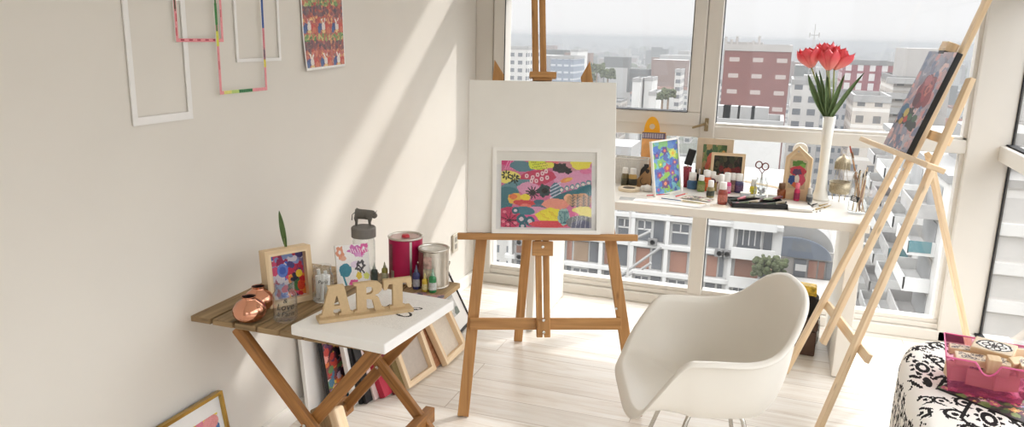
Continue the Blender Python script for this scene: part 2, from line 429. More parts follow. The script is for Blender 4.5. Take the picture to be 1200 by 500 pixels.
# window_1: the wall of glass ahead
w1 = struct(bpy.data.objects.new('window_1', None)); COL.objects.link(w1); w1.location = (0, YF, 0)
g = YF+.06
def fr(name, a, b, bev=.006): return MB().box2(a, b).build(name, M_pvc, w1, bevel=bev)
fr('jamb', (XL, YF, 0), (-1.685, YF+.14, 2.44))
fr('sill', (XL, YF-.012, 0), (XR, YF+.14, .062)); fr('sill', (XL, YF+.012, .062), (XR, YF+.13, .095))
fr('transom', (-1.685, YF, 1.045), (.975, YF+.12, 1.115))
fr('transom', (-1.685, YF, 1.925), (.975, YF+.12, 2.07))
fr('head', (XL, YF, 2.40), (XR, YF+.14, 2.47))
fr('mullion', (-.40, YF-.012, .095), (-.318, YF+.12, 2.41))
fr('corner_post', (.964, YF-.012, .0), (XR+.06, YF+.11, 2.44), .008)
for a, b, z0, z1 in ((-1.685, -.40, .095, .118), (-.318, .964, .095, .118)):
    fr('glazing_bead', (a, YF+.02, z0), (b, YF+.09, z1), .003)
fr('glazing_bead', (.944, YF+.02, .118), (.966, YF+.09, 1.05), .003)
fr('glazing_bead', (.944, YF+.02, 1.115), (.966, YF+.09, 1.9), .003)
fr('glazing_bead', (-.318, YF+.02, 1.112), (.964, YF+.09, 1.13), .003)
# opening casement, upper left
def ring(a, b, z0, z1, t, y0, y1, name, mat, par, bev=.008):
    mb = MB(); mb.box2((a, y0, z0), (b, y1, z0+t)); mb.box2((a, y0, z1-t), (b, y1, z1)); mb.box2((a, y0, z0+t), (a+t, y1, z1-t)); mb.box2((b-t, y0, z0+t), (b, y1, z1-t))
    return mb.build(name, mat, par, bevel=bev)
cs = ring(-1.675, -.402, 1.112, 1.93, .078, YF-.022, YF+.09, 'casement', M_pvc, w1)
ring(-1.602, -.474, 1.188, 1.855, .0035, YF-.024, YF+.07, 'gasket', M_gasket, cs, 0)
ring(-.318, .966, 1.118, 1.928, .003, YF+.03, YF+.085, 'gasket', M_gasket, w1, 0)
ring(-.318, .966, .112, 1.05, .003, YF+.03, YF+.085, 'gasket', M_gasket, w1, 0)
hp = at_y(828, 146, YF-.03)
hb = MB(); hb.box((hp.x, YF-.028, hp.z), (.022, .014, .075)); hb.tube([(hp.x, YF-.03, hp.z), (hp.x, YF-.07, hp.z)], .009)
hb.bar((hp.x+.005, YF-.072, hp.z+.012), (hp.x-.075, YF-.072, hp.z-.018), .016, .02, (0, 0, 1), .011, .014)
hb.build('handle', plain('aged_brass', rgb(150, 134, 104), .35, metal=.8), cs, bevel=.003)
for a, b, z0, z1 in ((-1.60, -.47, 1.185, 1.86), (-1.685, -.40, .112, 1.05), (-.318, .966, .112, 1.05), (-.318, .966, 1.118, 1.928), (-1.685, -.40, 2.04, 2.41), (-.318, .966, 2.06, 2.41)):
    MB().box2((a, g-.004, z0), (b, g+.004, z1)).build('pane', M_pane, w1)

# window_2: the glazed side wall on the right
w2 = struct(bpy.data.objects.new('window_2', None)); COL.objects.link(w2); w2.location = (XR, 2.4, 0)
def f2(name, a, b, bev=.006): return MB().box2(a, b).build(name, M_pvc, w2, bevel=bev)
f2('sill', (XR-.012, -.9, 0), (XR+.14, YF-.012, .07))
f2('transom', (XR-.008, -.9, 1.02), (XR+.1, YF-.012, 1.10))
f2('transom', (XR, -.9, 1.88), (XR+.1, YF-.012, 2.05))
f2('head', (XR, -.9, 2.40), (XR+.14, YF-.012, 2.6))
for y in (-.9, .75, 2.35): f2('mullion', (XR-.012, y, .07), (XR+.12, y+.09, 2.42))
for (a, b), (z0, z1) in [(ab, zz) for ab in ((-.81, .75), (.84, 2.35), (2.44, YF-.012)) for zz in ((.07, 1.02), (1.10, 1.88), (2.05, 2.4))]:
    MB().box2((XR+.045, a, z0), (XR+.053, b, z1)).build('pane', M_pane, w2)
    mb = MB(); t = .006 if z0 > 1 else .010
    mb.box2((XR+.042, b-t, z0), (XR+.056, b, z1)); mb.box2((XR+.042, a, z0), (XR+.056, a+t, z1)); mb.box2((XR+.02, a, z1-.008), (XR+.06, b, z1)); mb.box2((XR+.02, a, z0), (XR+.06, b, z0+.008))
    mb.build('gasket', M_gasket, w2)
# window_3: unseen glazed doors added behind the camera to let in fill daylight
w3 = struct(bpy.data.objects.new('window_3', None)); COL.objects.link(w3); w3.location = (-.2, YB, 0)
for a, b in ((-.45, .25), (.25, .95)):
    mb = MB(); t = .07
    for q in (((a, YB-.09, 0), (b, YB-.02, t)), ((a, YB-.09, 2.45-t), (b, YB-.02, 2.45)), ((a, YB-.09, t), (a+t, YB-.02, 2.45-t)), ((b-t, YB-.09, t), (b, YB-.02, 2.45-t))): mb.box2(*q)
    mb.build('fill_door_frame', M_pvc, w3, bevel=.005); MB().box2((a+t, YB-.06, t), (b-t, YB-.052, 2.45-t)).build('pane', M_pane, w3)
# wall outlet
op = at_x(532, 284, XL)
ot = thing('wall_outlet', 'small beige wall outlet low on the left wall beyond the paint cans', 'outlet', (XL+.002, op.y, op.z))
MB().box((XL+.008, op.y, op.z), (.012, .075, .115)).build('plate', plain('beige_plastic', rgb(205, 198, 184), .45), ot, bevel=.003)
mb = MB(); mb.box((XL+.0145, op.y, op.z+.022), (.002, .03, .03)); mb.box((XL+.0145, op.y, op.z-.022), (.002, .03, .03)); mb.build('socket', plain('grey_socket', rgb(150, 145, 136), .5), ot, bevel=.0015)

# ------------------------------------------------------------------ daylight: hazy bright sky plus the sun through the glass
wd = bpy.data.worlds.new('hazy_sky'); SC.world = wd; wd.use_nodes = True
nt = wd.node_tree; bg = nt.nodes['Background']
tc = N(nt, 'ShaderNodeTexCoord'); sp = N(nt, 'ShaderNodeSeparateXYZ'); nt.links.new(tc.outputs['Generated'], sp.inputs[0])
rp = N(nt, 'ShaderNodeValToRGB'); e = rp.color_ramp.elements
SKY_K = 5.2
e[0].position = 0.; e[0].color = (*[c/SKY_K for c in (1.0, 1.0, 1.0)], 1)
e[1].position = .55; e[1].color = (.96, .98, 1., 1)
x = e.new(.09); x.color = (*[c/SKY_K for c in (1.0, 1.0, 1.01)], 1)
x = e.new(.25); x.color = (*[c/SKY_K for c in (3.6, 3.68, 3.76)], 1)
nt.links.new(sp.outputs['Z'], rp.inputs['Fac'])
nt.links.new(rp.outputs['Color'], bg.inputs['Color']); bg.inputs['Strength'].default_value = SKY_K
SUN_D = Vector((-.72, -1., -.78)).normalized()
sl = bpy.data.lights.new('sun', 'SUN'); sl.energy = 2.25; sl.angle = math.radians(2.4); sl.color = (1., .975, .94)
so = bpy.data.objects.new('sun', sl); COL.objects.link(so); so.rotation_euler = SUN_D.to_track_quat('-Z', 'Y').to_euler(); so.location = (3, 7, 5)

vs = SC.view_settings; vs.view_transform = 'Standard'; vs.look = 'None'; vs.exposure = -.04; vs.gamma = 1.; vs.use_curve_mapping = False
cy = SC.cycles; cy.use_denoising = True; cy.max_bounces = 8; cy.diffuse_bounces = 5; cy.transparent_max_bounces = 24; cy.volume_bounces = 0
cy.caustics_reflective = False; cy.caustics_refractive = False; cy.sample_clamp_indirect = 6.
cy.volume_step_rate = 4.
# ------------------------------------------------------------------ things stuck on the left wall
def wall_pt(px, py, off=0.): 
    p = at_x(px, py, XL); return p.y, p.z
def paper_ring(name, y0, y1, z0, z1, tl, tb, off, mat, label, tt=None, skew=0.):
    """flat card frame on the wall: tl side bars, tb bottom bar, tt top bar"""
    tt = tb if tt is None else tt
    M = frame_m((XL+off, (y0+y1)/2, z0), (0, 1, 0), (0, 0, 1)); w = (y1-y0)/2; h = z1-z0
    mb = [[(-w, 0), (w, skew), (w, h), (-w, h)], [(-w+tl, tb), (-w+tl, h-tt), (w-tl, h-tt), (w-tl, tb+skew)]]
    o = shape(name, mb, .004, M, mat, None, .0008); return tag(o, label, 'paper frame')
M_card = plain('white_frame_card', rgb(240, 238, 236), .6, var=.01)
paper_ring('hanging_card_border', 1.765, 2.013, 1.312, 1.703, .019, .024, .003, M_card, 'wide white card frame on the wall, largest of the hanging empty frames', .022)
paper_ring('hanging_card_border', 2.246, 2.501, 1.486, 1.86, .012, .012, .003, M_card, 'slim white card frame on the wall nearest to the poster')
def painted_ring(y0, y1, z0, z1, t, off, paintfn, label):
    """washi covered frame: bars are painted sheets wrapped over thin card"""
    root = thing('hanging_card_border', label, 'paper frame', (XL+off, (y0+y1)/2, z0))
    M = frame_m((XL+off, (y0+y1)/2, z0), (0, 1, 0), (0, 0, 1)); w = (y1-y0)/2; h = z1-z0
    shape('card', [[(-w, 0), (w, 0), (w, h), (-w, h)], [(-w+t, t), (-w+t, h-t), (w-t, h-t), (w-t, t)]], .003, M, M_card, root)
    for k, (cx, cy, bw, bh) in enumerate(((-w+t/2, h/2, t, h), (w-t/2, h/2, t, h), (0, t/2, 2*w-2*t, t), (0, h-t/2, 2*w-2*t, t))):
        nx, ny = (6, 60) if bh > bw else (48, 6)
        P = Paint(nx, ny, (240, 150, 156)); paintfn(P, k)
        paint_mesh('painted_strip', P, M @ Matrix.Translation((cx, cy, .0036)), bw, bh, M_print, root)
PINK = (238, 158, 164)
def pa(P, k):
    if k == 0:
        P.rect(0, 0, 6, 32, (232, 206, 78)); P.rect(0, 22, 6, 34, (240, 200, 90)); P.ell(3, 40, 2.5, 5, (92, 84, 60)); P.ell(3, 31, 2, 4, (210, 190, 60)); P.ell(4, 48, 1.5, 2, (196, 50, 64)); P.ell(2, 55, 1.5, 2, (196, 50, 64))
    elif k == 1:
        P.rect(0, 0, 6, 22, (240, 190, 190)); P.ell(3, 20, 3, 8, (70, 120, 60)); P.ell(3, 8, 2, 3, (200, 60, 70)); P.ell(2, 45, 1, 2, (210, 90, 100))
    else:
        for q in range(4, 48, 9): P.ell(q, 2.5, 2.2, 1.6, (188, 62, 84))
def pb(P, k):
    if k == 0:
        P.rect(0, 0, 6, 22, (236, 196, 196)); P.ell(3, 22, 3, 9, (66, 140, 72)); P.rect(0, 30, 6, 37, (226, 224, 80)); P.ell(2, 10, 2, 3, (210, 80, 100)); P.ell(3, 46, 1, 2, (208, 100, 110))
    elif k == 1:
        P.rect(0, 0, 6, 10, (226, 210, 140)); P.rect(0, 8, 6, 28, (62, 96, 170)); P.rect(0, 28, 6, 44, (222, 130, 140)); P.ell(3, 41, 2, 3, (88, 96, 110)); P.rect(0, 44, 6, 48, (234, 214, 70))
    else:
        P.rect(2, 0, 12, 6, (232, 226, 120)); P.rect(10, 0, 20, 6, (190, 216, 120)); P.rect(18, 0, 33, 6, (70, 150, 90))
        for q in range(19, 33, 2): P.rect(q, 1, q+1, 5, (40, 90, 60))
painted_ring(1.957, 2.176, 1.556, 1.93, .011, .009, pa, 'pink painted card frame overlapping the wide white frame, bottom edge dotted red')
painted_ring(2.132, 2.389, 1.382, 1.80, .0115, .016, pb, 'pink, blue and green painted card frame, the lowest hanging one')
# poster of a repeated animal motif
P = Paint(96, 130, (196, 112, 96))
def tile(P, ox, oy):
    k = .665
    c = [(200, 96, 88), (214, 136, 112), (160, 92, 94), (136, 118, 122), (222, 164, 120), (190, 120, 120)]
    P.blotches(60, c, 1.4, 4, int(ox*7+oy), .85, (ox, oy, ox+32, oy+43))
    P.blotches(26, [(118, 96, 102), (104, 90, 106), (150, 100, 104), (128, 110, 112)], 1.5, 3.5, int(oy+9+ox), .8, (ox+2, oy+9, ox+30, oy+20))
    P.blotches(24, [(124, 160, 104), (158, 184, 116), (94, 140, 92), (206, 196, 130), (196, 120, 96)], 1.4, 3.4, int(oy+5+ox), .9, (ox+3, oy+1, ox+29, oy+7))
    P.ell(ox+8, oy+34, 5, 5, (76, 98, 156), 0, .9, None, .15); P.ell(ox+5, oy+38, 3.5, 4, (86, 116, 170), 0, .9)
    P.ell(ox+24, oy+34, 5, 5, (212, 92, 86), 0, .9, None, .15); P.ell(ox+26, oy+38, 4, 4, (220, 130, 106), 0, .9)
    P.ell(ox+15, oy+34, 4.2, 5.5, (232, 224, 216), 0, .95, None, .1); P.ell(ox+12.5, oy+27, 1.5, 4, (234, 226, 220), -.5); P.ell(ox+18, oy+26.5, 1.5, 4, (234, 228, 222), .5); P.ell(ox+15, oy+40, 4, 2, (232, 200, 140))
    P.blotches(10, [(220, 140, 120), (232, 190, 130), (200, 110, 110)], 1.2, 2.4, int(ox+oy*3), .9, (ox, oy+22, ox+32, oy+30))
for i in range(3):
    for j in range(3): tile(P, i*32, j*43)
P.rect(0, 0, 2, 130, (244, 242, 238)); P.rect(94, 0, 96, 130, (240, 238, 236)); P.rect(0, 127, 96, 130, (238, 236, 232))
def curl(X, Y, Z):
    return X, Y, Z+.012*np.clip((-Y/.21), 0, 1)**2*(1-np.clip((X+.16)/.32, 0, 1))+.004
o = paint_mesh('art_poster', P, frame_m((XL+.004, 2.797, 1.655), (0, 1, .03), (0, 0, 1)), .308, .415, M_print, None, curl)
md = o.modifiers.new('thick', 'SOLIDIFY'); md.thickness = .0006
tag(o, 'multicoloured paper poster repeating a white animal among flowers, taped on the wall', 'poster')

# gold picture frame leaning against the wall, at the lower edge of the photo
gtl = Vector((XL+.03, 2.075, .32)); gx = Vector((.10, 1, 0)).normalized(); gy = Vector((-.17, .05, 1)).normalized()
ga = at_x(265, 456, XL+.04); W_, H_ = .34, ga.z/.985
Mg = frame_m(ga-gy*H_/1.-gx*W_, (.02, 1, 0), (-.16, 0, 1))
gf = thing('framed_picture', 'gold framed print leaning on the wall under the slatted table', 'picture frame', Mg.translation)
shape('frame', [[(0, 0), (W_, 0), (W_, H_), (0, H_)], [(.012, .012), (.012, H_-.012), (W_-.012, H_-.012), (W_-.012, .012)]], .02, Mg, M_gold, gf, .002)
MB().box2((.008, .008, .002), (W_-.008, H_-.008, .008), Mg).build('mat_board', M_matte_white, gf)
P = Paint(60, 60, (236, 208, 70)); P.blotches(70, [(232, 206, 60), (228, 130, 150), (60, 110, 70), (70, 120, 180), (226, 226, 220), (232, 190, 50)], 4, 10, 4)
P.ell(48, 7, 12, 8, (234, 150, 150)); P.ell(24, 14, 9, 10, (48, 96, 60)); P.ell(40, 22, 8, 6, (236, 214, 80))
paint_mesh('print', P, Mg @ Matrix.Translation((W_*.62, H_*.52, .0095)), .19, .20, M_print, gf)

# ------------------------------------------------------------------ folding slatted table
TZ = .68
TX0, TX1, TY0, TY1 = -1.755, -1.062, 1.885, 2.54
tb = thing('folding_table', 'folding wooden slat table with crossed legs against the left wall', 'table', ((TX0+TX1)/2, 2.2, 0))
ns = 8; sw = (TX1-TX0)/ns
for i in range(ns):
    x0 = TX0+i*sw
    MB().box2((x0+.004, TY0, TZ-.02), (x0+sw-.004, TY1, TZ)).build('slat', M_slat, tb, bevel=.003)
for y in (1.955, 2.43): MB().box2((TX0+.06, y-.012, TZ-.048), (TX1-.05, y+.012, TZ-.021)).build('batten', M_teak, tb, bevel=.003)
for y in (1.92, 2.40):
    MB().bar((-1.595, y, TZ-.03), (-1.02, y, .0), .042, .024, (1, 0, 0)).build('leg', M_teak, tb, bevel=.004)
    MB().bar((-1.09, y+.028, TZ-.03), (-1.625, y+.028, .0), .042, .024, (1, 0, 0)).build('leg', M_teak, tb, bevel=.004)
for x, z in ((-1.16, .155), (-1.52, .13)):
    mb = MB(); mb.box2((x-.02, 1.90, z-.03), (x+.02, 2.47, z+.03)); mb.build('stretcher', M_teak, tb, bevel=.004)
for y in (1.92, 2.40):
    MB().lathe([(0, 0), (.007, 0), (.007, .004), (0, .005)], 10, M=Matrix.Translation((-1.345, y-.012, .352)) @ Matrix.Rotation(PI/2, 4, 'X')).build('bolt', M_chrome, tb)
a = at_y(392, 475, 2.06)
MB().bar(a+Vector((-.05, .0, -.012)), a+Vector((.02, -.03, -.19)), .075, .05, (1, 0, .3)).build('lower_slat', M_slat, tb, bevel=.006)
MB().bar(a+Vector((.002, .0, -.006)), a+Vector((.075, -.03, -.18)), .034, .055, (1, 0, .3)).build('lower_slat', M_pine, tb, bevel=.008)

def on_tab(px, py, z=TZ): return at_z(px, py, z)
M_copper = plain('polished_copper', rgb(222, 160, 132), .14, metal=1., var=.03)
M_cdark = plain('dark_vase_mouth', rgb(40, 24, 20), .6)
def copper(px, py, r, h, label):
    p = on_tab(px, py); t = thing('vase', label, 'vase', p)
    prof = [(0, 0), (.5, 0), (.78, .1), (.96, .26), (1, .4), (.95, .55), (.75, .74), (.46, .86), (.40, .9), (.40, .98), (.44, 1.), (.40, 1.), (.36, .96), (.36, .86), (0, .80)]
    MB().lathe([(a*r, b*h) for a, b in prof[:12]], 36, p).build('body', M_copper, t, smooth=True)
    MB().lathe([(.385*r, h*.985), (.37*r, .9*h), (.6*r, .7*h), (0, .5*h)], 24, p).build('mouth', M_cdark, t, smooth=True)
copper(293, 375, .053, .083, 'round copper vase standing foremost on the slatted table')
copper(304, 362, .050, .082, 'round copper vase half hidden behind another copper vase')

# shadow box picture
def shadow_box(o, xdir, updir, w, h, d, rim, mat, paintP, label, cat, name='framed_picture', recess=.025, rim_in=None):
    M = frame_m(o, xdir, updir); t = thing(name, label, cat, M.translation)
    shape('frame', [[(0, 0), (w, 0), (w, h), (0, h)], [(rim, rim), (rim, h-rim), (w-rim, h-rim), (w-rim, rim)]], d, M @ Matrix.Translation((0, 0, -d)), mat, t, .0015)
    bk_ = MB().box2((rim*.6, rim*.6, -d+.001), (w-rim*.6, h-rim*.6, -recess-.002), M).build('backing', mat, t)
    paint_mesh('print', paintP, M @ Matrix.Translation((w/2, h/2, -recess)), w-2*rim, h-2*rim, M_print, bk_)
    return t, M
P = Paint(64, 80, (120, 110, 150)); g_ = 21
P.blotches(120, [(62, 96, 190), (190, 40, 70), (210, 70, 110), (120, 140, 190), (70, 60, 120), (200, 190, 200), (150, 40, 80)], 4, 9, 21)
P.blotches(30, [(236, 200, 50), (232, 120, 40), (206, 30, 40), (60, 110, 60), (40, 40, 60)], 4, 8, 22, .95, (34, 40, 64, 80))
P.ell(24, 30, 10, 12, (92, 120, 200)); P.ell(24, 30, 6, 7, (60, 90, 180)); P.ell(54, 40, 6, 7, (236, 196, 40)); P.ell(56, 62, 7, 9, (220, 60, 30))
b0 = on_tab(317, 362); b1 = on_tab(366, 351)
xd = (b1-b0); wbox = (at_y(369, 283, b1.y)-at_y(322, 299, b0.y)).length*1.02
shadow_box(b0, xd, (-.10, .07, 1), .165, .196, .05, .02, M_ply, P, 'pale wooden box frame with a blue and red painting behind the jar', 'picture frame')
# leaf
lp = at_y(335, 290, 2.14); lt = at_y(327, 247, 2.14)
lf = thing('leaf', 'single long green leaf standing up behind the wooden box frame', 'leaf', (lp.x, lp.y, TZ))
dv = (lt-lp); sd = Vector((1, .1, 0)).normalized()
mb = MB()
def leaf_fn(u, v):
    wv = math.sin(PI*min(1, v*.93+.07))**.7*.0105; c = lp+dv*v
    return c+sd*((u-.5)*2*wv)+Vector((.35, -.94, 0))*(-.004*(1-abs(u-.5)*2)*1)
mb.grid(leaf_fn, 6, 16); mb.build('blade', plain('leaf_green', rgb(84, 112, 58), .5, var=.12, scale=60), lf, smooth=True, solid=.0012)
MB().tube([(lp.x+.006, lp.y, TZ), lp*.6+Vector((lp.x+.006, lp.y, TZ))*.4, lp+dv*.25], .0022, 6).build('stem', plain('stem_green', rgb(120, 140, 80), .5), lf)

M_ink = plain('black_ink', rgb(30, 28, 28), .5)
def jar(px, py, r, h, label, name='glass_jar', txt=None):
    p = on_tab(px, py); t = thing(name, label, 'jar', p)
    prof = [(0, .004), (.82, .004), (.97, .05), (1, .12), (1, .66), (.95, .74), (.80, .80), (.80, .98), (.84, 1.), (.77, 1.), (.75, .97), (.75, .80), (.91, .73), (.95, .65), (.95, .13), (.9, .06), (0, .04)]
    MB().lathe([(a*r, b*h) for a, b in prof], 32, p).build('glass', M_jar, t, smooth=True)
    mb = MB()
    for zz in (.83, .88, .93): mb.tube([(p.x+.81*r*math.cos(k*PI/12), p.y+.81*r*math.sin(k*PI/12), p.z+(zz+.002*k/24)*h) for k in range(24)], .0014, 5, closed=True)
    mb.build('screw_thread', M_jar, t, smooth=True)
    if txt:
        f = (EYEV-p); f.z = 0; f.normalize(); xd = Vector((0, 0, 1)).cross(f)
        for s_, sz, dz in txt:
            letters('lettering', s_, sz, frame_m(p+f*(r+.0006)+Vector((0, 0, dz*h)), xd, (0, 0, 1)), M_ink, t, .0006, .25, r)
    return p, t
jar(335, 375, .0385, .128, 'clear screw top jar with black handwritten lettering, beside the copper vases', txt=[('&', .022, .62), ('Love', .030, .45), ('à Paris', .022, .27)])
pj, tj = jar(379, 352, .037, .128, 'clear jar holding rolled paper tubes, behind the wooden word sign', txt=[('Paris', .018, .62)])
for k in range(5):
    a = k*1.25; r0 = .017
    tag(MB().tube([pj+Vector((r0*math.cos(a), r0*math.sin(a), .012)), pj+Vector((.02*math.cos(a+.4), .02*math.sin(a+.4), .095+.008*(k % 3)))], .0065, 10).build('paper_tube', M_matte_white), 'rolled white paper tube inside the jar beside the blotched canvas', 'paper roll', 'paper tubes in the jar')

# blotched little canvas leaning on the tall jar
P = Paint(70, 84, (243, 240, 238)); 
P.ell(9, 14, 8, 12, (226, 134, 92), 0, .9, .35, .3); P.ell(14, 26, 8, 6, (230, 150, 110), .4, .8); P.ell(42, 12, 14, 10, (206, 80, 170), .3, .85, None, .35); P.ell(50, 22, 10, 5, (226, 150, 210), .2, .9, None, .3)
P.ell(60, 10, 9, 12, (228, 60, 150), .4, .85, .3, .3); P.ell(18, 52, 13, 14, (32, 130, 156), 0, .95, None, .08); P.line([(12, 60), (18, 84)], 4, (40, 140, 160)); P.ell(40, 42, 10, 7, (226, 206, 232), 0, .8)
P.ell(50, 46, 9, 12, (52, 46, 50), .5, .85, .45, .3); P.line([(44, 40), (58, 62)], 3, (60, 54, 60)); P.ell(46, 66, 6, 8, (238, 206, 40), 0, .95, None, .2); P.ell(62, 68, 6, 7, (226, 232, 90), 0, .9, None, .2); P.ell(34, 80, 10, 7, (232, 60, 140), 0, .9, None, .2)
for k in range(8): P.line([(30+k*5, 5+3*(k % 3)), (34+k*5, 18)], 1.2, (250, 246, 248))
bl = at_z(396, 336, TZ); tl = at_y(386, 291, bl.y+.03)
br_ = at_z(430, 332, TZ)
xd = (br_-bl); wv = xd.length; 
Mp = frame_m(bl, xd, (-.06, .28, 1)); hh = .152
sm = thing('small_canvas', 'small white canvas with orange, magenta and teal blotches leaning on the tall jar', 'canvas', bl)
MB().box2((0, 0, -.012), (.125, hh, 0), Mp).build('stretcher', M_canvas, sm, bevel=.0015)
paint_mesh('painting', P, Mp @ Matrix.Translation((.0625, hh/2, .0006)), .123, hh-.002, M_paint, sm)

# tall jar with the bull on its lid
p = Vector((-1.452, 2.495, TZ)); tj = thing('tall_jar', 'tall clear glass jar with grey screw lid behind the blotched canvas', 'jar', p)
r = .043; h = at_y(427, 277, 2.495).z-TZ+.004
MB().lathe([(0, .003), (r*.95, .003), (r, .02), (r, h*.86), (r*.93, h*.94), (r*.86, h), (r*.82, h), (r*.88, h*.93), (r*.95, h*.85), (r*.95, .02), (0, .012)], 32, p).build('glass', M_jar, tj, smooth=True)
M_lid = plain('grey_lid_paint', rgb(122, 118, 112), .6, var=.06)
lidz = h-.004
MB().lathe([(0, lidz+.040), (.93*.047, lidz+.040), (.047, lidz+.036), (.047, lidz), (.043, lidz), (.043, lidz+.02), (0, lidz+.022)], 36, p).build('lid', M_lid, tj, smooth=False, bevel=.001)
# bull figurine: one continuous body grown over a skeleton
bz = p.z+lidz+.0405
def skin_body(name, verts, edges, radii, mat, parent, sub=2, root=0):
    me = bpy.data.meshes.new(name); me.from_pydata(verts, edges, [])
    o = bpy.data.objects.new(name, me); COL.objects.link(o); me.materials.append(mat)
    md = o.modifiers.new('skin', 'SKIN'); md.use_smooth_shade = True
    lay = me.skin_vertices[0] if me.skin_vertices else None
    if lay is None:
        bpy.context.view_layer.objects.active = o; lay = me.skin_vertices.new() if hasattr(me.skin_vertices, 'new') else me.skin_vertices[0]
    for i, rr in enumerate(radii):
        a = rr if isinstance(rr, tuple) else (rr, rr); lay.data[i].radius = a
    lay.data[root].use_root = True
    s2 = o.modifiers.new('sub', 'SUBSURF'); s2.levels = sub; s2.render_levels = sub
    dg = bpy.context.evaluated_depsgraph_get(); m2 = bpy.data.meshes.new_from_object(o.evaluated_get(dg)); bpy.data.objects.remove(o)
    m2.name = name; m2.materials.clear()
    for f in m2.polygons: f.use_smooth = True
    return link(m2, name, mat, parent)
s = .98
bull = thing('bull_figurine', 'small grey bull figurine standing on the jar lid', 'figurine', (p.x, p.y, bz))
cx_ = Vector((CR.x, CR.y, 0)).normalized(); cyv = Vector((-cx_.y, cx_.x, 0))
def bp(x, y, z): return tuple(Vector((p.x, p.y, bz))+cx_*x*s+cyv*y*s+Vector((0, 0, z*s)))
bv = [(-.028, 0, .049), (-.010, 0, .048), (.010, 0, .048), (.025, 0, .050), (.036, 0, .049), (.046, 0, .043), (.052, 0, .036)]
ed = [(i, i+1) for i in range(6)]; rd = [(.0150, .0165), (.0145, .0155), (.0145, .0155), (.0150, .0175), (.0105, .0125), (.0085, .0092), (.0062, .0062)]
for x, y, b in ((-.030, .007, 0), (-.027, -.007, 0), (.024, .007, 3), (.028, -.007, 3)):
    i = len(bv); k = -1 if b == 0 else 1
    bv += [(x, y, .033), (x-.002*k, y, .018), (x, y, .002)]; rd += [.0085, .0048, .0046]; ed += [(b, i), (i, i+1), (i+1, i+2)]
M_bull = plain('grey_figurine', rgb(96, 92, 84), .6, var=.1, scale=200)
skin_body('body', [bp(*v) for v in bv], ed, [((a[0]*s*1.15, a[1]*s*1.4) if isinstance(a, tuple) else a*s*1.1) for a in rd], M_bull, bull, 2, 1)
for sgn in (1, -1):
    MB().tube([bp(.044, .004*sgn, .049), bp(.047, .010*sgn, .054), bp(.052, .012*sgn, .062)], .002, 6, rs=[.0022*s, .0016*s, .0005*s]).build('horn', M_bull, bull, smooth=True)
    MB().blob(bp(.040, .009*sgn, .048), .0035*s, 8, sx=.8, sz=.6).build('ear', M_bull, bull, smooth=True)
MB().tube([bp(-.031, 0, .056), bp(-.043, 0, .046), bp(-.045, 0, .024)], .0015*s, 6, rs=[.002*s, .0014*s, .0022*s]).build('tail', M_bull, bull, smooth=True)

# paint cans
M_tin = plain('bright_tin', rgb(206, 200, 190), .3, metal=.85, var=.03)
def can(c, r, h, label, wrap, lid, name='paint_can', handle=False, knob=None, stripe=None):
    t = thing(name, label, 'paint can', c)
    body_ = MB().lathe([(0, .002), (r, .002), (r, h), (r*.94, h), (r*.94, h-.006)], 40, c).build('body', wrap, t, smooth=True, bevel=.0008)
    mb = MB(); mb.lathe([(r, h-.002), (r*1.04, h), (r*1.04, h+.005), (r*.98, h+.007), (r*.93, h+.005), (r*.93, h-.003)], 40, c); mb.build('rim', M_tin, t, smooth=True); MB().lathe([(r*1.005, .0), (r*1.03, .002), (r*1.03, .006), (r, .007)], 40, c).build('base_rim', M_tin, t, smooth=True)
    lid_ = MB().lathe([(0, h-.001), (r*.72, h-.001), (r*.76, h+.001), (r*.92, h+.001), (r*.92, h-.003)], 40, c).build('lid', lid, t, smooth=True)
    f = (EYEV-c); f.z = 0; f.normalize()
    if knob: MB().lathe([(.016, h), (.014, h+.008), (.011, h+.010), (0, h+.010)], 18, c).build('cap', knob, lid_, smooth=True)
    def patch(a0, a1, z0, z1, mat, nm):
        b0 = math.atan2(f.y, f.x)
        mb = MB(); mb.grid(lambda u, v: Vector((c.x+(r+.0012)*math.cos(b0+a0+(a1-a0)*u), c.y+(r+.0012)*math.sin(b0+a0+(a1-a0)*u), c.z+z0+(z1-z0)*v)), 12, 1); mb.build(nm, mat, body_, smooth=True)
    for q in stripe or []: patch(*q)
    if handle:
        sx = Vector((-f.y, f.x, 0)); pr = c+sx*r*1.02+Vector((0, 0, h*.62)); pl = c-sx*r*1.02+Vector((0, 0, h*.62))
        pts = []
        for k in range(17):
            a = PI*k/16; pts.append(c+sx*(r*1.06*math.cos(a))+(f*.95*r*1.05-Vector((0, 0, .005)))*math.sin(a)*.0+Vector((0, 0, h*.62))+(-f*1.15*r-Vector((0, 0, h*.42)))*math.sin(a))
        mb = MB(); mb.tube(pts, .0014, 6); mb.blob(pr, .006, 8); mb.blob(pl, .006, 8); mb.build('handle', M_chrome, t, smooth=True)
    return t
M_crim = plain('crimson_can_print', rgb(176, 18, 76), .32, var=.06, scale=14)
M_crimd = plain('dark_can_print', rgb(120, 60, 70), .4, var=.5, scale=22)
c = Vector((-1.275, 2.500, TZ))
can(c, .064, .168, 'tall crimson paint can with a silver seam and red cap', M_crim, plain('pink_lid', rgb(216, 190, 186), .35, metal=.5), knob=plain('red_cap', rgb(196, 42, 56), .4), stripe=[(.22, .36, .004, .164, M_tin, 'seam'), (-1.3, -.85, .01, .15, M_crimd, 'label'), (-1.0, -.75, .02, .05, M_tin, 'label')])
c = Vector((-1.148, 2.478, TZ))
M_lab1 = plain('can_label_cream', rgb(206, 196, 170), .5, var=.15, scale=50); M_lab2 = plain('can_label_maroon', rgb(122, 62, 66), .5, var=.4, scale=40)
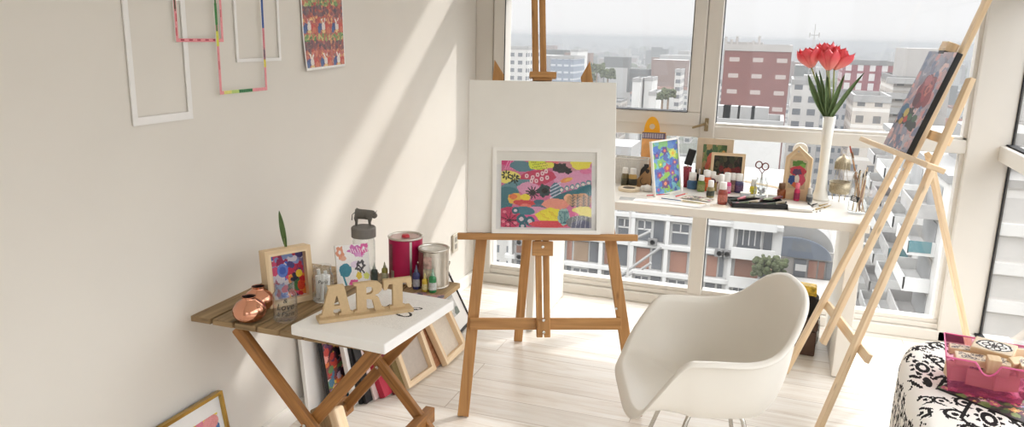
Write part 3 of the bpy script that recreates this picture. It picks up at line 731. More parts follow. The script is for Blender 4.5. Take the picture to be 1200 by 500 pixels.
can(c, .056, .142, 'silver paint can with a wire handle and a cream label', M_tin, plain('white_lid', rgb(226, 222, 214), .4, metal=.3), handle=True, stripe=[(-1.5, -.75, .004, .138, M_lab2, 'label'), (-.75, -.1, .012, .075, M_lab1, 'label'), (-.72, -.15, .08, .125, plain('can_label_print', rgb(190, 160, 150), .5, var=.5, scale=60), 'label')])
# squeeze bottles of paint
def squeeze(px, py, h, r, col, label, capcol=None, band=None, tip=True, z=TZ, grp=None, pos=None, dark=False):
    c = at_z(px, py, z) if pos is None else Vector(pos)
    t = thing('paint_bottle', label, 'paint bottle', c, grp)
    mt = plain('paint_%d_%d' % (px, py), col, .3, var=.05, scale=20)
    body_ = MB().lathe([(0, 0), (r*.9, 0), (r, .004), (r, h*.56), (r*.92, h*.64), (r*.45, h*.70), (r*.42, h*.72)], 20, c).build('body', mt, t, smooth=True)
    cm = plain('cap_%d_%d' % (px, py), capcol or col, .4)
    if tip: MB().lathe([(r*.5, h*.70), (r*.5, h*.78), (r*.3, h*.82), (r*.16, h*.97), (r*.08, h), (0, h)], 14, c).build('nozzle', cm, t, smooth=True)
    else: MB().lathe([(r*.62, h*.68), (r*.66, h*.7), (r*.62, h*.98), (r*.55, h), (0, h)], 18, c).build('cap', cm, t, smooth=True)
    if band: MB().lathe([(r*1.015, h*.12), (r*1.02, h*.13), (r*1.02, h*.42), (r*1.015, h*.43)], 20, c).build('label', plain('band_%d_%d' % (px, py), band, .5, var=.2, scale=150), body_, smooth=True)
    return t
squeeze(439, 331, .078, .0125, rgb(58, 70, 64), 'dark green paint bottle with nozzle beside the blotched canvas', rgb(150, 158, 150), rgb(70, 80, 76))
squeeze(451, 328, .073, .0115, rgb(146, 142, 70), 'olive yellow paint bottle beside the crimson can', rgb(150, 152, 120), rgb(196, 192, 160))
squeeze(488, 338, .092, .014, rgb(54, 58, 110), 'dark blue paint bottle between the crimson can and the silver can', rgb(92, 96, 120), rgb(170, 170, 178))
squeeze(498, 341, .070, .011, rgb(206, 176, 60), 'yellow paint bottle in front of the silver can', rgb(206, 190, 120), rgb(220, 206, 150))
squeeze(507, 342, .090, .014, rgb(46, 128, 76), 'green paint bottle in front of the silver can', rgb(140, 170, 150), rgb(196, 198, 196))

# white canvas lying on the table, with the ART word sign on it
sc_ = thing('blank_canvas', 'thick white canvas lying under the wooden word sign', 'canvas', (-1.18, 2.06, TZ))
xd = Vector((.341, -.028, 0)); Ms = frame_m((-1.352, 1.868, TZ+.0005), xd, (.0, 1, 0))
MB().box2((0, 0, 0), (.343, .43, .033), Ms).build('canvas', M_matte_white, sc_, bevel=.005, seg=3)
P = Paint(100, 80, (238, 235, 231))
for (x, y, rx, ry, ro) in ((26, 50, 5, 3, .4), (52, 50, 9, 5, -.3), (76, 42, 12, 7, .2), (50, 30, 8, 5, .5), (80, 24, 8, 4, -.4)):
    P.ell(x, y, rx, ry, (28, 28, 30), ro, 1., .72); P.ell(x-2, y+ry*.7, rx*.7, 1.4, (34, 34, 36), ro)
paint_mesh('ink_drawing', P, Ms @ Matrix.Translation((.19, .245, .0336)), .27, .26, M_print, sc_)
az_ = (on_tab(374, 380, TZ+.034), on_tab(485, 365, TZ+.034))
xa = (az_[1]-az_[0]); La = xa.length; xa.normalize(); ya_ = Vector((-xa.y, xa.x, 0))
sg = thing('word_sign', 'tan wooden sign of the cut out word ART on a base', 'sign', az_[0])
B0 = az_[0]
MB().hexa([B0+xa*0+Vector((0, 0, 0)), B0+xa*La, B0+xa*La+ya_*.052, B0+ya_*.052, B0+Vector((0, 0, .012)), B0+xa*La+Vector((0, 0, .012)), B0+xa*La+ya_*.052+Vector((0, 0, .012)), B0+ya_*.052+Vector((0, 0, .012))], La, .052, .012).build('base', M_mdf, sg, bevel=.001)
Ml = frame_m(B0+ya_*.038+Vector((0, 0, .0125)), xa, (0, 0, 1)); LH = .099; u = La/100
def P2(pts): return [(x*u, y*LH) for x, y in pts]
A_out = P2([(2, 0), (2, .07), (5, .09), (12, .90), (11, 1.), (28, 1.), (34, .09), (37, .07), (37, 0), (22, 0), (22, .07), (24.5, .09), (23.8, .22), (16.4, .22), (16, .09), (18, .07), (18, 0)])
A_in = P2([(16.8, .33), (23.2, .33), (20.8, .66), (19.6, .66)])
R_out = P2([(38, 0), (38, .07), (41, .09), (41, .91), (38, .93), (38, 1.), (58, 1.), (64, .96), (67.5, .86), (67.5, .70), (64, .58), (59, .53), (64, .44), (67.5, .10), (70, .07), (70, 0), (60.5, 0), (59.5, .10), (57.5, .38), (53, .43), (51, .43), (51, .09), (53.5, .07), (53.5, 0)])
R_in = P2([(51, .58), (56, .60), (58, .66), (58, .76), (56, .83), (51, .85)])
T_out = P2([(76, 0), (76, .07), (79.5, .09), (79.5, .84), (75, .84), (73, .66), (69.5, .66), (69.5, 1.), (100, 1.), (100, .66), (96.5, .66), (94.5, .84), (90, .84), (90, .09), (93.5, .07), (93.5, 0)])
shape('letter', [A_out, A_in], .016, Ml, M_mdf, sg, .0006); shape('letter', [R_out, R_in], .016, Ml, M_mdf, sg, .0006); shape('letter', [T_out], .016, Ml, M_mdf, sg, .0006)
# painted cards beside the bottles
for i, (px, py, rot, cols, lab) in enumerate(((484, 347, .3, [(150, 110, 130), (90, 90, 120), (200, 170, 190), (60, 60, 80)], 'purple painted card lying behind the word sign'), (503, 349, .1, [(206, 150, 140), (180, 120, 130), (110, 100, 120), (220, 190, 170)], 'pink painted card lying at the table edge below the green bottle'), (495, 352, -.4, [(226, 214, 206), (150, 130, 150), (190, 170, 180), (240, 236, 232)], 'pale painted card lying nearest the canvas corner'))):
    c = at_z(px, py, TZ+.001+.0015*i); P = Paint(30, 20, cols[0]); P.blotches(26, cols, 2, 6, 40+i)
    o = paint_mesh('painted_card', P, Matrix.Translation(c) @ Matrix.Rotation(rot+.3, 4, 'Z'), .105, .07, M_print); o.modifiers.new('t', 'SOLIDIFY').thickness = .001
    tag(o, lab, 'card')

# ------------------------------------------------------------------ frames and canvases stacked against the wall
def lean(y0, y1, xb, deg, w_, t_):
    """matrix of a slab leaning on the left wall: origin at its front foot, x along the wall, y up the slab, z towards the room"""
    a = math.radians(deg); return frame_m((xb, y0, t_*math.sin(a)+.001), (w_, y1-y0, 0), (-math.sin(a), 0, math.cos(a)))
def stretcher_back(name, label, cat, y0, y1, xb, xb1, deg, h, t_, rim, mat, inner, group=None):
    M = lean(y0, y1, xb, deg, xb1-xb, t_); w = math.hypot(y1-y0, xb1-xb); t = thing(name, label, cat, M.translation, group)
    shape('frame', [[(0, 0), (w, 0), (w, h), (0, h)], [(rim, rim), (rim, h-rim), (w-rim, h-rim), (w-rim, rim)]], t_, M @ Matrix.Translation((0, 0, -t_)), mat, t, .0015)
    MB().box2((rim*.5, rim*.5, -t_+.001), (w-rim*.5, h-rim*.5, -t_+.004), M).build('canvas', inner, t); return t
stretcher_back('stretched_canvas', 'back of a stretched canvas with pale wooden bars leaning beside the table', 'canvas', 2.89, 3.126, -1.462, -1.433, 23, .242, .028, .026, M_pine, M_canvas_back)
stretcher_back('stretched_canvas', 'back of a stretched canvas with pale bars leaning farthest from the table', 'canvas', 3.185, 3.435, -1.402, -1.40, 27, .245, .03, .028, M_pine, plain('pale_linen', rgb(222, 212, 198), .9, var=.04, scale=80))
def slab(name, label, cat, y0, y1, xb, deg, h, t_, mat, face=None, dx=0., bev=.002):
    M = lean(y0, y1, xb, deg, dx, t_); w = y1-y0; t = thing(name, label, cat, M.translation)
    MB().box2((0, 0, -t_), (w, h, 0), M).build('board', mat, t, bevel=bev)
    if face: face(t, M, w, h)
    return t
slab('plywood_sheet', 'reddish wooden panel leaning behind the pale canvas farthest from the table', 'panel', 3.13, 3.39, -1.442, 27, .245, .02, M_redwood)
def book(label, y0, xb, t_, h, col, w=.22, deg=23, inner=None):
    M = lean(y0, y0+w, xb, deg, .02, t_); t = thing('sketchbook', label, 'book', M.translation)
    MB().box2((0, 0, -.0025), (w, h, 0), M).build('cover', col, t, bevel=.0008); MB().box2((0, 0, -t_), (w, h, -t_+.0025), M).build('cover', col, t, bevel=.0008)
    MB().box2((.003, .003, -t_+.0027), (w-.001, h-.003, -.0027), M).build('pages', inner or M_matte_white, t); MB().box2((-.0005, 0, -t_), (.0025, h, 0), M).build('spine', col, t, bevel=.001)
    return t
M_redcov = plain('red_cloth_cover', rgb(178, 36, 62), .6); M_dred = plain('dark_red_cover', rgb(120, 26, 40), .6); M_olive = plain('olive_board', rgb(122, 104, 62), .7, var=.1); M_pinkw = plain('rose_white_cover', rgb(226, 206, 202), .6)
slab('plywood_sheet', 'olive brown board leaning right behind the nearest pale canvas back', 'panel', 2.858, 3.09, -1.482, 23, .25, .012, M_olive)
book('thin dark red sketchbook leaning behind the olive board', 2.825, -1.500, .014, .25, M_dred)
book('thick red sketchbook leaning behind the dark red one', 2.77, -1.522, .03, .255, M_redcov)
book('thin rose white sketchbook leaning behind the thick red one', 2.745, -1.558, .014, .26, M_pinkw, deg=18)
book('slim black sketchbook leaning in front of the white canvas edge', 2.70, -1.575, .016, .27, M_black, deg=15)
book('black sketchbook squeezed between another black one and the white canvas', 2.69, -1.595, .016, .27, M_black, deg=13)
slab('stretched_canvas', 'white edged canvas standing in front of the colourful painting', 'canvas', 2.67, 2.95, -1.615, 11, .33, .022, M_matte_white)
P = Paint(90, 110, (130, 60, 60))
P.blotches(260, [(196, 60, 50), (220, 110, 50), (120, 40, 60), (60, 46, 66), (226, 190, 60), (100, 140, 80), (200, 190, 180), (90, 50, 90), (230, 150, 140), (70, 120, 150), (36, 30, 40)], 2.5, 7, 77)
P.blotches(40, [(90, 50, 90), (190, 170, 190), (40, 120, 150), (220, 200, 150), (60, 30, 60)], 3, 7, 78, 1, (0, 70, 90, 110))
def fpaint(t, M, w, h): paint_mesh('painting', P, M @ Matrix.Translation((w/2, h/2, .0008)), w-.002, h-.002, M_paint, t)
slab('painted_canvas', 'tall canvas of red, orange and purple dabs leaning under the table', 'painting', 2.59, 3.0, -1.680, 8, .42, .02, M_black, fpaint)
slab('blank_canvas', 'blank white canvas leaning flat on the wall behind the colourful painting', 'canvas', 2.512, 2.95, -1.742, 4.5, .45, .018, M_matte_white)
# black framed picture by the far end of the wall
pk = thing('framed_picture', 'thin black framed white picture leaning on the wall past the paint cans', 'picture frame', (-1.55, 3.6, 0))
Mk = lean(3.50, 3.80, -1.50, 27, -.02, .016)
shape('frame', [[(0, 0), (.30, 0), (.30, .33), (0, .33)], [(.012, .012), (.012, .318), (.288, .318), (.288, .012)]], .016, Mk @ Matrix.Translation((0, 0, -.016)), M_black, pk, .001)
MB().box2((.006, .006, -.014), (.294, .324, -.006), Mk).build('mat_board', M_matte_white, pk)
P = Paint(24, 30, (200, 198, 194)); P.blotches(12, [(170, 170, 168), (120, 130, 120), (220, 214, 206)], 2, 6, 9)
paint_mesh('print', P, Mk @ Matrix.Translation((.15, .165, -.0055)), .13, .15, M_print, pk)
# ------------------------------------------------------------------ the brown studio easel
az = math.radians(20.8); et = Vector((math.cos(az), math.sin(az), 0)); en = Vector((et.y, -et.x, 0))
rear = at_z(607, 399, 0); LEAN = math.radians(13); eu = Vector((0, 0, math.cos(LEAN)))-en*math.sin(LEAN); eN = et.cross(eu)
eP = rear + en*.85
def E(s, h, n=0.): return eP+et*s+eu*h+eN*n
def eas(px, py):
    d = _ray(px, py); X = EYEV+d*((eP-EYEV).dot(eN)/d.dot(eN)); return (X-eP).dot(et), (X-eP).dot(eu)
ez = thing('studio_easel', 'brown wooden A-frame easel holding the blank canvas, in the middle of the room', 'easel', eP)
def eb(name, a, b, w, d, side=et, **k): return MB().bar(a, b, w, d, side, **k).build(name, M_beech, ez, bevel=.003)
AX = lambda h: .0805-.0295*h                      # slightly tilted mast axis
def tip_leg(pa, pb, flip):
    (sa_, ha_), (sb_, hb__) = pa, pb
    q = MB(); ax_ = Vector((sb_-sa_, hb__-ha_)).normalized(); nx = Vector((ax_.y, -ax_.x)); w = .024
    A, B_ = Vector((sa_, ha_)), Vector((sb_, hb__)); k1, k2 = (.0, -.062) if flip else (-.062, .0)
    poly = [A-nx*w, A+nx*w, B_+nx*w+ax_*k2, B_-nx*w+ax_*k1]
    M_ = Matrix((et, eu, eN)).transposed().to_4x4(); M_.translation = eP
    mb = MB(); mb.prism([(v.x, v.y) for v in poly], -.026, -.002, M_)
    for f in mb.bm.faces:
        for l in f.loops:
            v = M_.inverted() @ l.vert.co; l[mb.uv].uv = (v.y, v.x+v.z)
    return mb.build('leg', M_beech, ez, bevel=.003)
tl_, tr__ = eas(585, 70), eas(684, 72)
tip_leg((-.2675, .006), (tl_[0]+.004, tl_[1]), True)
tip_leg((.483, .006), (tr__[0]+.004, tr__[1]), False)
top = E(AX(1.34), 1.34, -.04)
eb('rear_leg', Vector((rear.x, rear.y, .004)), top, .045, .024)
eb('top_rail', E(tl_[0]-.01, 1.34, -.014), E(tr__[0]+.02, 1.34, -.014), .05, .02, eu)
hb_ = .402
eb('cross_bar', E(-.245, hb_+.004, .012), E(.405, hb_-.004+.014, .012), .05, .02, eu)
# twin mast
for sgn in (-1, 1):
    eb('mast', E(AX(.36)+sgn*.0165, .355, .034), E(AX(1.95)+sgn*.0165, 1.95, .034), .026, .022)
s0, h0 = eas(537, 272); s1, h1 = eas(743, 274)
tr = MB(); tr.box2((s0, h0-.032, .012), (s1, h0, .085)); 
Me = Matrix((et, eu, eN)).transposed().to_4x4(); Me.translation = eP
tm = MB(); tm.bar(E(s0, h0-.014, .05), E(s1, h1-.014, .05), .078, .028, eN); tray = tm.build('tray', M_beech, ez, bevel=.003)
q = MB(); q.box((AX(h0)+.002, h0-.062, .055), (.088, .062, .02), Me); cb_ = q.build('clamp_block', M_beech, ez, bevel=.002)
q = MB(); q.box((AX(.4), .4, .05), (.05, .06, .012), Me); cb_ = q.build('clamp_block', M_beech, ez, bevel=.002)
for (ss, hh_) in ((AX(h0)+.002, h0-.055), (AX(.38), .38), (AX(.43), .43)):
    MB().lathe([(0, 0), (.007, 0), (.006, .005), (0, .006)], 12, M=Me @ Matrix.Translation((ss, hh_, .0655 if hh_ > .5 else .0565))).build('bolt', M_chrome, cb_)
sr, hr = eas(731, 363)
MB().lathe([(0, 0), (.006, 0), (.005, .003), (0, .004)], 12, M=Me @ Matrix.Translation((.385, .475, .0005))).build('bolt', M_chrome, ez)
# top holder above the canvas
s2, h2 = eas(635, 92)
q = MB(); q.box((s2, h2+.004, .055), (.112, .024, .045), Me); q.box((s2, h2-.012, .05), (.078, .014, .03), Me); q.build('top_clamp', M_beech, ez, bevel=.002)
# canvas on the tray
sl_, hl_ = eas(547.5, 180); sr_, hr_ = eas(722, 180); ht_ = eas(635, 97)[1]
NC = .05
bcv = thing('blank_canvas', 'large blank white canvas standing on the brown easel', 'canvas', E((sl_+sr_)/2, h0, NC))
sc1 = .965
MB().box2((sl_*1.0+.004, h0+.001, .05), (sr_-.014, ht_-.005, .072), Me).build('canvas', M_canvas, bcv, bevel=.004, seg=3)
# framed print on the tray before it
fl = eas(574, 220)[0]; frr = eas(701, 220)[0]; fb = h0+.001; ft_ = eas(640, 172)[1]
fl *= 1; 
k_ = .975; mid = (fl+frr)/2; hw = (frr-fl)/2*k_; fh = (ft_-fb)*k_
Mf = frame_m(E(mid-hw+.004, fb, .0935), et, eu+eN*-.045)
fp_ = thing('framed_print', 'white framed print of pink, teal and yellow patterns on the easel tray', 'picture frame', Mf.translation)
FW = 2*hw; rim = .017
shape('frame', [[(0, 0), (FW, 0), (FW, fh), (0, fh)], [(rim, rim), (rim, fh-rim), (FW-rim, fh-rim), (FW-rim, rim)]], .018, Mf @ Matrix.Translation((0, 0, -.018)), M_white, fp_, .0015)
MB().box2((.008, .008, -.017), (FW-.008, fh-.008, -.0085), Mf).build('mat_board', plain('grey_white_mat', rgb(226, 224, 222), .7, var=.01), fp_)
P = Paint(150, 106, (214, 110, 150)); TEAL = (62, 120, 132); DT = (52, 84, 92); PK = (222, 58, 124); LP = (224, 150, 186); YE = (240, 226, 62); CO = (236, 130, 108); DK = (52, 50, 52); YG = (222, 232, 60)
P.ell(20, 6, 34, 14, PK, .1); P.ell(70, 4, 40, 6, (120, 100, 104)); P.ell(95, 8, 24, 7, (238, 112, 120), 0, 1, None, .1); P.ell(120, 30, 36, 20, LP); P.ell(118, 14, 24, 10, (208, 140, 150))
for k in range(5): P.line([(6+k*4, 22), (16+k*4, 2)], 1.5, (238, 130, 180))
P.ell(34, 18, 20, 8, (88, 132, 146), .1, 1, None, .1); P.ell(62, 16, 18, 8, YG, .1, 1, None, .12); P.ell(78, 16, 14, 4, (236, 226, 80)); P.ell(132, 13, 17, 9, (240, 226, 74), 0, 1, None, .1); P.ell(140, 24, 10, 4, (232, 90, 140), 0, .5)
P.ell(98, 20, 13, 7, DK, .05, 1, None, .22); P.ell(110, 24, 7, 4, DK, 0, 1, None, .3)
P.ell(10, 34, 22, 9, (240, 226, 110)); P.ell(60, 34, 30, 11, (208, 62, 96), -.1, 1, None, .06); P.ell(22, 48, 30, 9, (96, 142, 154), -.25); P.ell(10, 58, 20, 10, TEAL); P.ell(5, 72, 14, 10, TEAL); P.ell(45, 50, 18, 9, LP, 0, 1, None, .1)
for x, y in ((42, 32), (52, 34), (60, 30), (68, 28), (74, 25), (58, 39), (50, 39), (67, 36), (76, 34)): P.ell(x, y, 3.4, 2.8, (236, 200, 206), 0, 1); P.ell(x, y, 1.4, 1.2, (170, 60, 90))
for cx_, cy_ in ((8, 31), (22, 36)):
    for k in range(8): P.ell(cx_+5.4*math.cos(k*.785), cy_+4.6*math.sin(k*.785), 2.4, 1.5, (40, 52, 44), k*.785)
P.line([(12, 44), (30, 32)], 1.3, (40, 52, 44)); P.line([(18, 30), (26, 46)], 1.2, (40, 52, 44))
for cx_, cy_, rr in ((52, 56, 11), ):
    for k in range(11): P.line([(cx_, cy_), (cx_+rr*math.cos(k*.571), cy_+rr*.8*math.sin(k*.571))], 2., (48, 48, 52))
    P.ell(cx_, cy_, 5, 4, (44, 44, 48))
P.ell(71, 53, 10, 9, (58, 76, 78), 0, 1, None, .2); P.ell(72, 53, 5, 4, (40, 44, 46)); P.ell(90, 53, 9, 12, (84, 116, 138))
for k in range(5): P.line([(82, 48+k*5), (98, 41+k*5)], 1.5, (200, 206, 222))
P.ell(120, 60, 36, 9, TEAL, -.22); P.ell(140, 52, 18, 8, TEAL, -.2)
for k in range(6): P.ell(100+k*9, 51-k*2.1, 4.2, 3.8, (86, 144, 156)); P.ell(100+k*9, 51.5-k*2.1, 2.6, 2.4, (228, 214, 206))
P.ell(108, 37, 10, 3.5, (240, 150, 90), -.25); P.ell(112, 36, 7, 2, (244, 190, 90), -.25)
P.ell(24, 65, 13, 8, (240, 190, 70), 0, 1, None, .12); P.ell(20, 62, 7, 4, (236, 90, 70), 0, .7); P.ell(40, 63, 8, 5, (244, 220, 60)); P.ell(44, 72, 24, 5, (222, 70, 74), .1); P.ell(42, 77, 11, 5, (238, 120, 110), .1); P.ell(66, 70, 12, 4, (70, 110, 130), .1); P.ell(64, 76, 14, 4, (90, 120, 140), 0)
P.ell(90, 72, 22, 8, (240, 150, 130), 0, 1, None, .08); P.ell(112, 63, 8, 6, (240, 180, 140)); P.ell(130, 66, 22, 10, (214, 160, 120), 0, 1, None, .1)
for cx_ in (118, 126, 136, 144):
    P.line([(cx_, 76), (cx_+1, 58)], 1.2, (56, 84, 92))
    for k in range(4): P.line([(cx_-4, 60+k*4), (cx_, 64+k*4), (cx_+5, 60+k*4)], 1.2, (56, 84, 92))
P.ell(136, 84, 20, 9, (242, 226, 110), 0, 1, None, .08); P.ell(70, 88, 60, 10, (226, 96, 150)); P.ell(58, 82, 20, 6, LP)
P.ell(82, 88, 24, 10, (243, 226, 60), -.06, 1, None, .1)
for k in range(22): P.line([(64+(k*7) % 38, 82+(k*5) % 13), (66+(k*7) % 38, 84+(k*5) % 13)], 1, (226, 150, 50))
for k in range(26): P.line([(50+(k*5) % 26, 11+(k*3) % 11), (51+(k*5) % 26, 13+(k*3) % 11)], 1, (70, 84, 50))
P.ell(14, 92, 24, 15, (208, 60, 100)); 
for k in range(9): P.line([(14, 96), (14+14*math.cos(k*.7), 96+12*math.sin(k*.7))], 1.2, (90, 40, 60))
for x, y in ((6, 84), (4, 98), (22, 86), (12, 102), (24, 100)): P.ell(x, y, 2.6, 2.2, (236, 130, 150))
P.ell(40, 82, 16, 6, (70, 128, 146), .1); 
for x, y, r_ in ((24, 82, 6), (34, 94, 8), (48, 97, 8), (36, 104, 6)): P.ell(x, y, r_, r_*.9, (48, 108, 124)); P.ell(x, y, r_*.45, r_*.4, (214, 200, 210))
P.ell(80, 101, 34, 5, (230, 70, 84)); P.ell(104, 90, 10, 12, (150, 190, 186), 0, 1, None, .1)
for k in range(6): P.line([(97+k*3, 82), (100+k*2, 100)], 1.3, (50, 110, 124))
P.ell(132, 98, 24, 10, (120, 124, 128)); P.ell(134, 102, 18, 7, (90, 92, 130), 0, .7)
for k in range(5): P.line([(116+k*8, 106), (120+k*7, 90)], 1.6, (196, 190, 190), .6)
paint_mesh('print', P, Mf @ Matrix.Translation((FW/2, fh/2, -.0078)), FW*.835, fh*.855, M_print, fp_)
MB().box2((rim, rim, -.006), (FW-rim, fh-rim, -.0045), Mf).build('glazing', M_pane, fp_)
# pointed leg tips seen above the canvas
for (pa, pb, pc, pd) in (((579, 95), (592, 95), (592, 82), (581, 71)), ((678, 98), (692, 98), (688, 73), (678, 86))):
    pass

# ------------------------------------------------------------------ white shell armchair
ch = thing('shell_chair', 'white moulded plastic shell armchair with steel legs beside the brown easel', 'chair', (-.125, 2.47, 0))
cf = Vector((-.955, -.295, 0)).normalized(); cl = Vector((cf.y, -cf.x, 0))   # front, and the far side
def CH(x, y, z): return Vector((-.125, 2.47, 0))+cf*(x*.86+.006)+cl*y*.93+Vector((0, 0, z-.012*max(0, (z-.7)/.15)))
def smooth01(t): t = max(0., min(1., t)); return t*t*(3-2*t)
def lerp_keys(keys, a):
    for (a0, v0), (a1, v1) in zip(keys, keys[1:]):
        if a <= a1:
            t = smooth01((a-a0)/(a1-a0)); return tuple(v0[i]+(v1[i]-v0[i])*t for i in range(len(v0)))
    return keys[-1][1]
# rim keys by angle from the front (0) to the back (pi): x, |y|, z
RIM = [(0., (.315, .0, .440)), (.55, (.312, .17, .446)), (.80, (.285, .245, .468)), (1.00, (.245, .280, .55)), (1.16, (.165, .298, .66)), (1.34, (.10, .306, .676)), (1.80, (-.08, .300, .676)), (2.15, (-.175, .268, .712)), (2.5, (-.250, .195, .805)), (2.8, (-.283, .105, .848)), (PI, (-.292, 0., .856))]
def rim(a):
    sgn = 1 if a <= PI else -1; b = a if a <= PI else 2*PI-a
    for i in range(len(RIM)-1):
        if b <= RIM[i+1][0]+1e-9: break
    def at(k): 
        k = max(0, min(len(RIM)-1, k)); return RIM[k]
    p0, p1, p2, p3 = at(i-1)[1], at(i)[1], at(i+1)[1], at(i+2)[1]; t = (b-RIM[i][0])/(RIM[i+1][0]-RIM[i][0])
    if i == 0: p0 = (p2[0], -p2[1], p2[2])
    if i == len(RIM)-2: p3 = (p1[0], -p1[1], p1[2])
    v = [.5*((2*p1[k])+(-p0[k]+p2[k])*t+(2*p0[k]-5*p1[k]+4*p2[k]-p3[k])*t*t+(-p0[k]+3*p1[k]-3*p2[k]+p3[k])*t**3) for k in range(3)]
    return Vector((v[0], sgn*max(v[1], 0), v[2]))
def shell(u, v):
    a = 2*PI*u; r = rim(a); w = math.hypot(r.x+.02, r.y)
    fr_ = smooth01((math.cos(a)-.35)/.5)                        # front: waterfall edge
    c = Vector((-.02, 0, .425)); x = c.x+(r.x-c.x)*v; y = r.y*v; 
    if v < 1e-6: return CH(c.x, 0, c.z)
    # floor out to k, then the wall sweeps up to the rim
    zz = r.z; hgt = zz-.43
    k = .72
    wall_t = max(0., (v-k)/(1-k))
    rad = v if v < k else k+(1-k)*(1-(1-min(wall_t*1.0, 1))**2.2)*.86+.14*(1-k)*wall_t
    x = c.x+(r.x-c.x)*rad; y = r.y*rad
    zwall = .43+.016*(v/k)**3 if v < k else .446+(zz-.446)*(wall_t**1.35)
    zfront = .43+.02*math.sin(min(1, v)*PI*.85)+ (zz-.43)*v**3
    z = zwall*(1-fr_)+zfront*fr_
    return CH(x, y, z)
mb = MB(); NU, NV = 96, 22
V = [[mb.bm.verts.new(shell(i/NU, j/NV)) for i in range(NU)] for j in range(1, NV+1)]; ctr = mb.bm.verts.new(CH(-.02, 0, .43))
for i in range(NU): mb._face([ctr, V[0][i], V[0][(i+1) % NU]])
for j in range(NV-1):
    for i in range(NU): mb._face([V[j][i], V[j+1][i], V[j+1][(i+1) % NU], V[j][(i+1) % NU]])
# rolled lip, turned outward and down
lipv = []
for i in range(NU):
    a = 2*PI*i/NU; r = rim(a); d = rim(a+.02)-rim(a-.02); o_ = Vector((d.y, -d.x, 0)).normalized()
    if o_.dot(Vector((r.x, r.y, 0))) < 0: o_ = -o_
    lipv.append((mb.bm.verts.new(CH(*(r+o_*.020+Vector((0, 0, -.002))))), mb.bm.verts.new(CH(*(r+o_*.028+Vector((0, 0, -.016)))))))
for i in range(NU):
    k = (i+1) % NU
    mb._face([V[-1][i], lipv[i][0], lipv[k][0], V[-1][k]]); mb._face([lipv[i][0], lipv[i][1], lipv[k][1], lipv[k][0]])
M_shell = plain('white_shell_plastic', rgb(234, 229, 220), .34, var=.01, scale=5, sub=0.)
so_ = mb.build('shell', M_shell, ch, smooth=True, solid=.006, sub=1)
for (x0, y0, x1, y1) in ((.12, .13, .24, .22), (.10, -.13, .24, -.22), (-.12, .11, -.22, .21), (-.12, -.11, -.22, -.21)):
    sg_ = 1 if y0 > 0 else -1
    leg_ = MB().tube([CH(x0*.5, y0*.75, .412), CH(x0*.9, y0*.95, .404), CH(x0, y0, .385), CH(x1, y1, .004)], .008, 10, rs=[.008, .008, .008, .007]).build('leg', M_chrome, ch, smooth=True)
    MB().lathe([(0, 0), (.012, 0), (.012, .006), (.009, .012), (0, .017)], 12, CH(x1, y1, 0)).build('foot_glide', M_black, leg_)
mb = MB()
for y in (.098, -.098): mb.tube([CH(.09, y, .408), CH(-.1, y*.85, .408)], .007, 8)
mb.tube([CH(.05, .1, .406), CH(.05, -.1, .406)], .007, 8); mb.build('seat_bracket', M_chrome, ch, smooth=True)

# ------------------------------------------------------------------ desk
DZ = .78
dx0, dx1, dy0, dy1 = -1.20, .47, 3.775, 4.43
dk = thing('desk', 'long white desk with panel legs standing along the window', 'desk', ((dx0+dx1)/2, (dy0+dy1)/2, 0))
M_desk = plain('white_desk_top', rgb(238, 234, 226), .35, var=.01, scale=6)
MB().box2((dx0, dy0, DZ-.042), (dx1, dy1, DZ)).build('desk_top', M_desk, dk, bevel=.003)
for x0, x1 in ((dx0+.005, dx0+.045), (.385, .452)):
    MB().box2((x0, dy0+.01, 0.004), (x1, dy1-.01, DZ-.0425)).build('panel_leg', M_desk, dk, bevel=.003)
MB().box2((dx0+.05, dy1-.05, DZ-.11), (.38, dy1-.03, DZ-.043)).build('rear_rail', M_desk, dk, bevel=.003)

def DP(px, py, cap=4.34):
    p = at_z(px, py, DZ)
    if p.y > cap: q = at_y(px, py, cap); p = Vector((q.x, cap, DZ))
    p.z = DZ+.0005; return p
def toward(p):
    f = EYEV-Vector(p); f.z = 0; f.normalize(); return f, Vector((0, 0, 1)).cross(f)
# perforated white basket
p = DP(738, 207, 4.30); k = mpp(p)
bw, bd, bh = 40*k, .09, 30*k
wb = thing('wire_basket', 'white perforated metal basket at the near end of the desk, beside the canvas', 'basket', (p.x, 4.33, DZ))
def perforated():
    mt, nt, bs = _new('perforated_white_metal'); out = nt.nodes['Material Output']; bs.inputs['Base Color'].default_value = (*rgb(226, 222, 214), 1); bs.inputs['Roughness'].default_value = .4
    uv = N(nt, 'ShaderNodeUVMap'); vo = N(nt, 'ShaderNodeTexVoronoi'); vo.inputs['Scale'].default_value = 130; vo.inputs['Randomness'].default_value = .25; nt.links.new(uv.outputs[0], vo.inputs['Vector'])
    lt = N(nt, 'ShaderNodeMath', operation='LESS_THAN'); lt.inputs[1].default_value = .33; nt.links.new(vo.outputs['Distance'], lt.inputs[0])
    tr_ = N(nt, 'ShaderNodeBsdfTransparent'); mx = N(nt, 'ShaderNodeMixShader'); nt.links.new(lt.outputs[0], mx.inputs[0]); nt.links.new(bs.outputs[0], mx.inputs[1]); nt.links.new(tr_.outputs[0], mx.inputs[2]); nt.links.new(mx.outputs[0], out.inputs['Surface']); return mt
M_perf = perforated(); cxb, cyb = p.x, 4.325
mb = MB()
for a, b in (((-bw/2, -bd/2), (bw/2, -bd/2+.002)), ((-bw/2, bd/2-.002), (bw/2, bd/2)), ((-bw/2, -bd/2), (-bw/2+.002, bd/2)), ((bw/2-.002, -bd/2), (bw/2, bd/2))):
    mb.box2((cxb+a[0], cyb+a[1], DZ+.004), (cxb+b[0], cyb+b[1], DZ+bh))
mb.build('side', M_perf, wb)
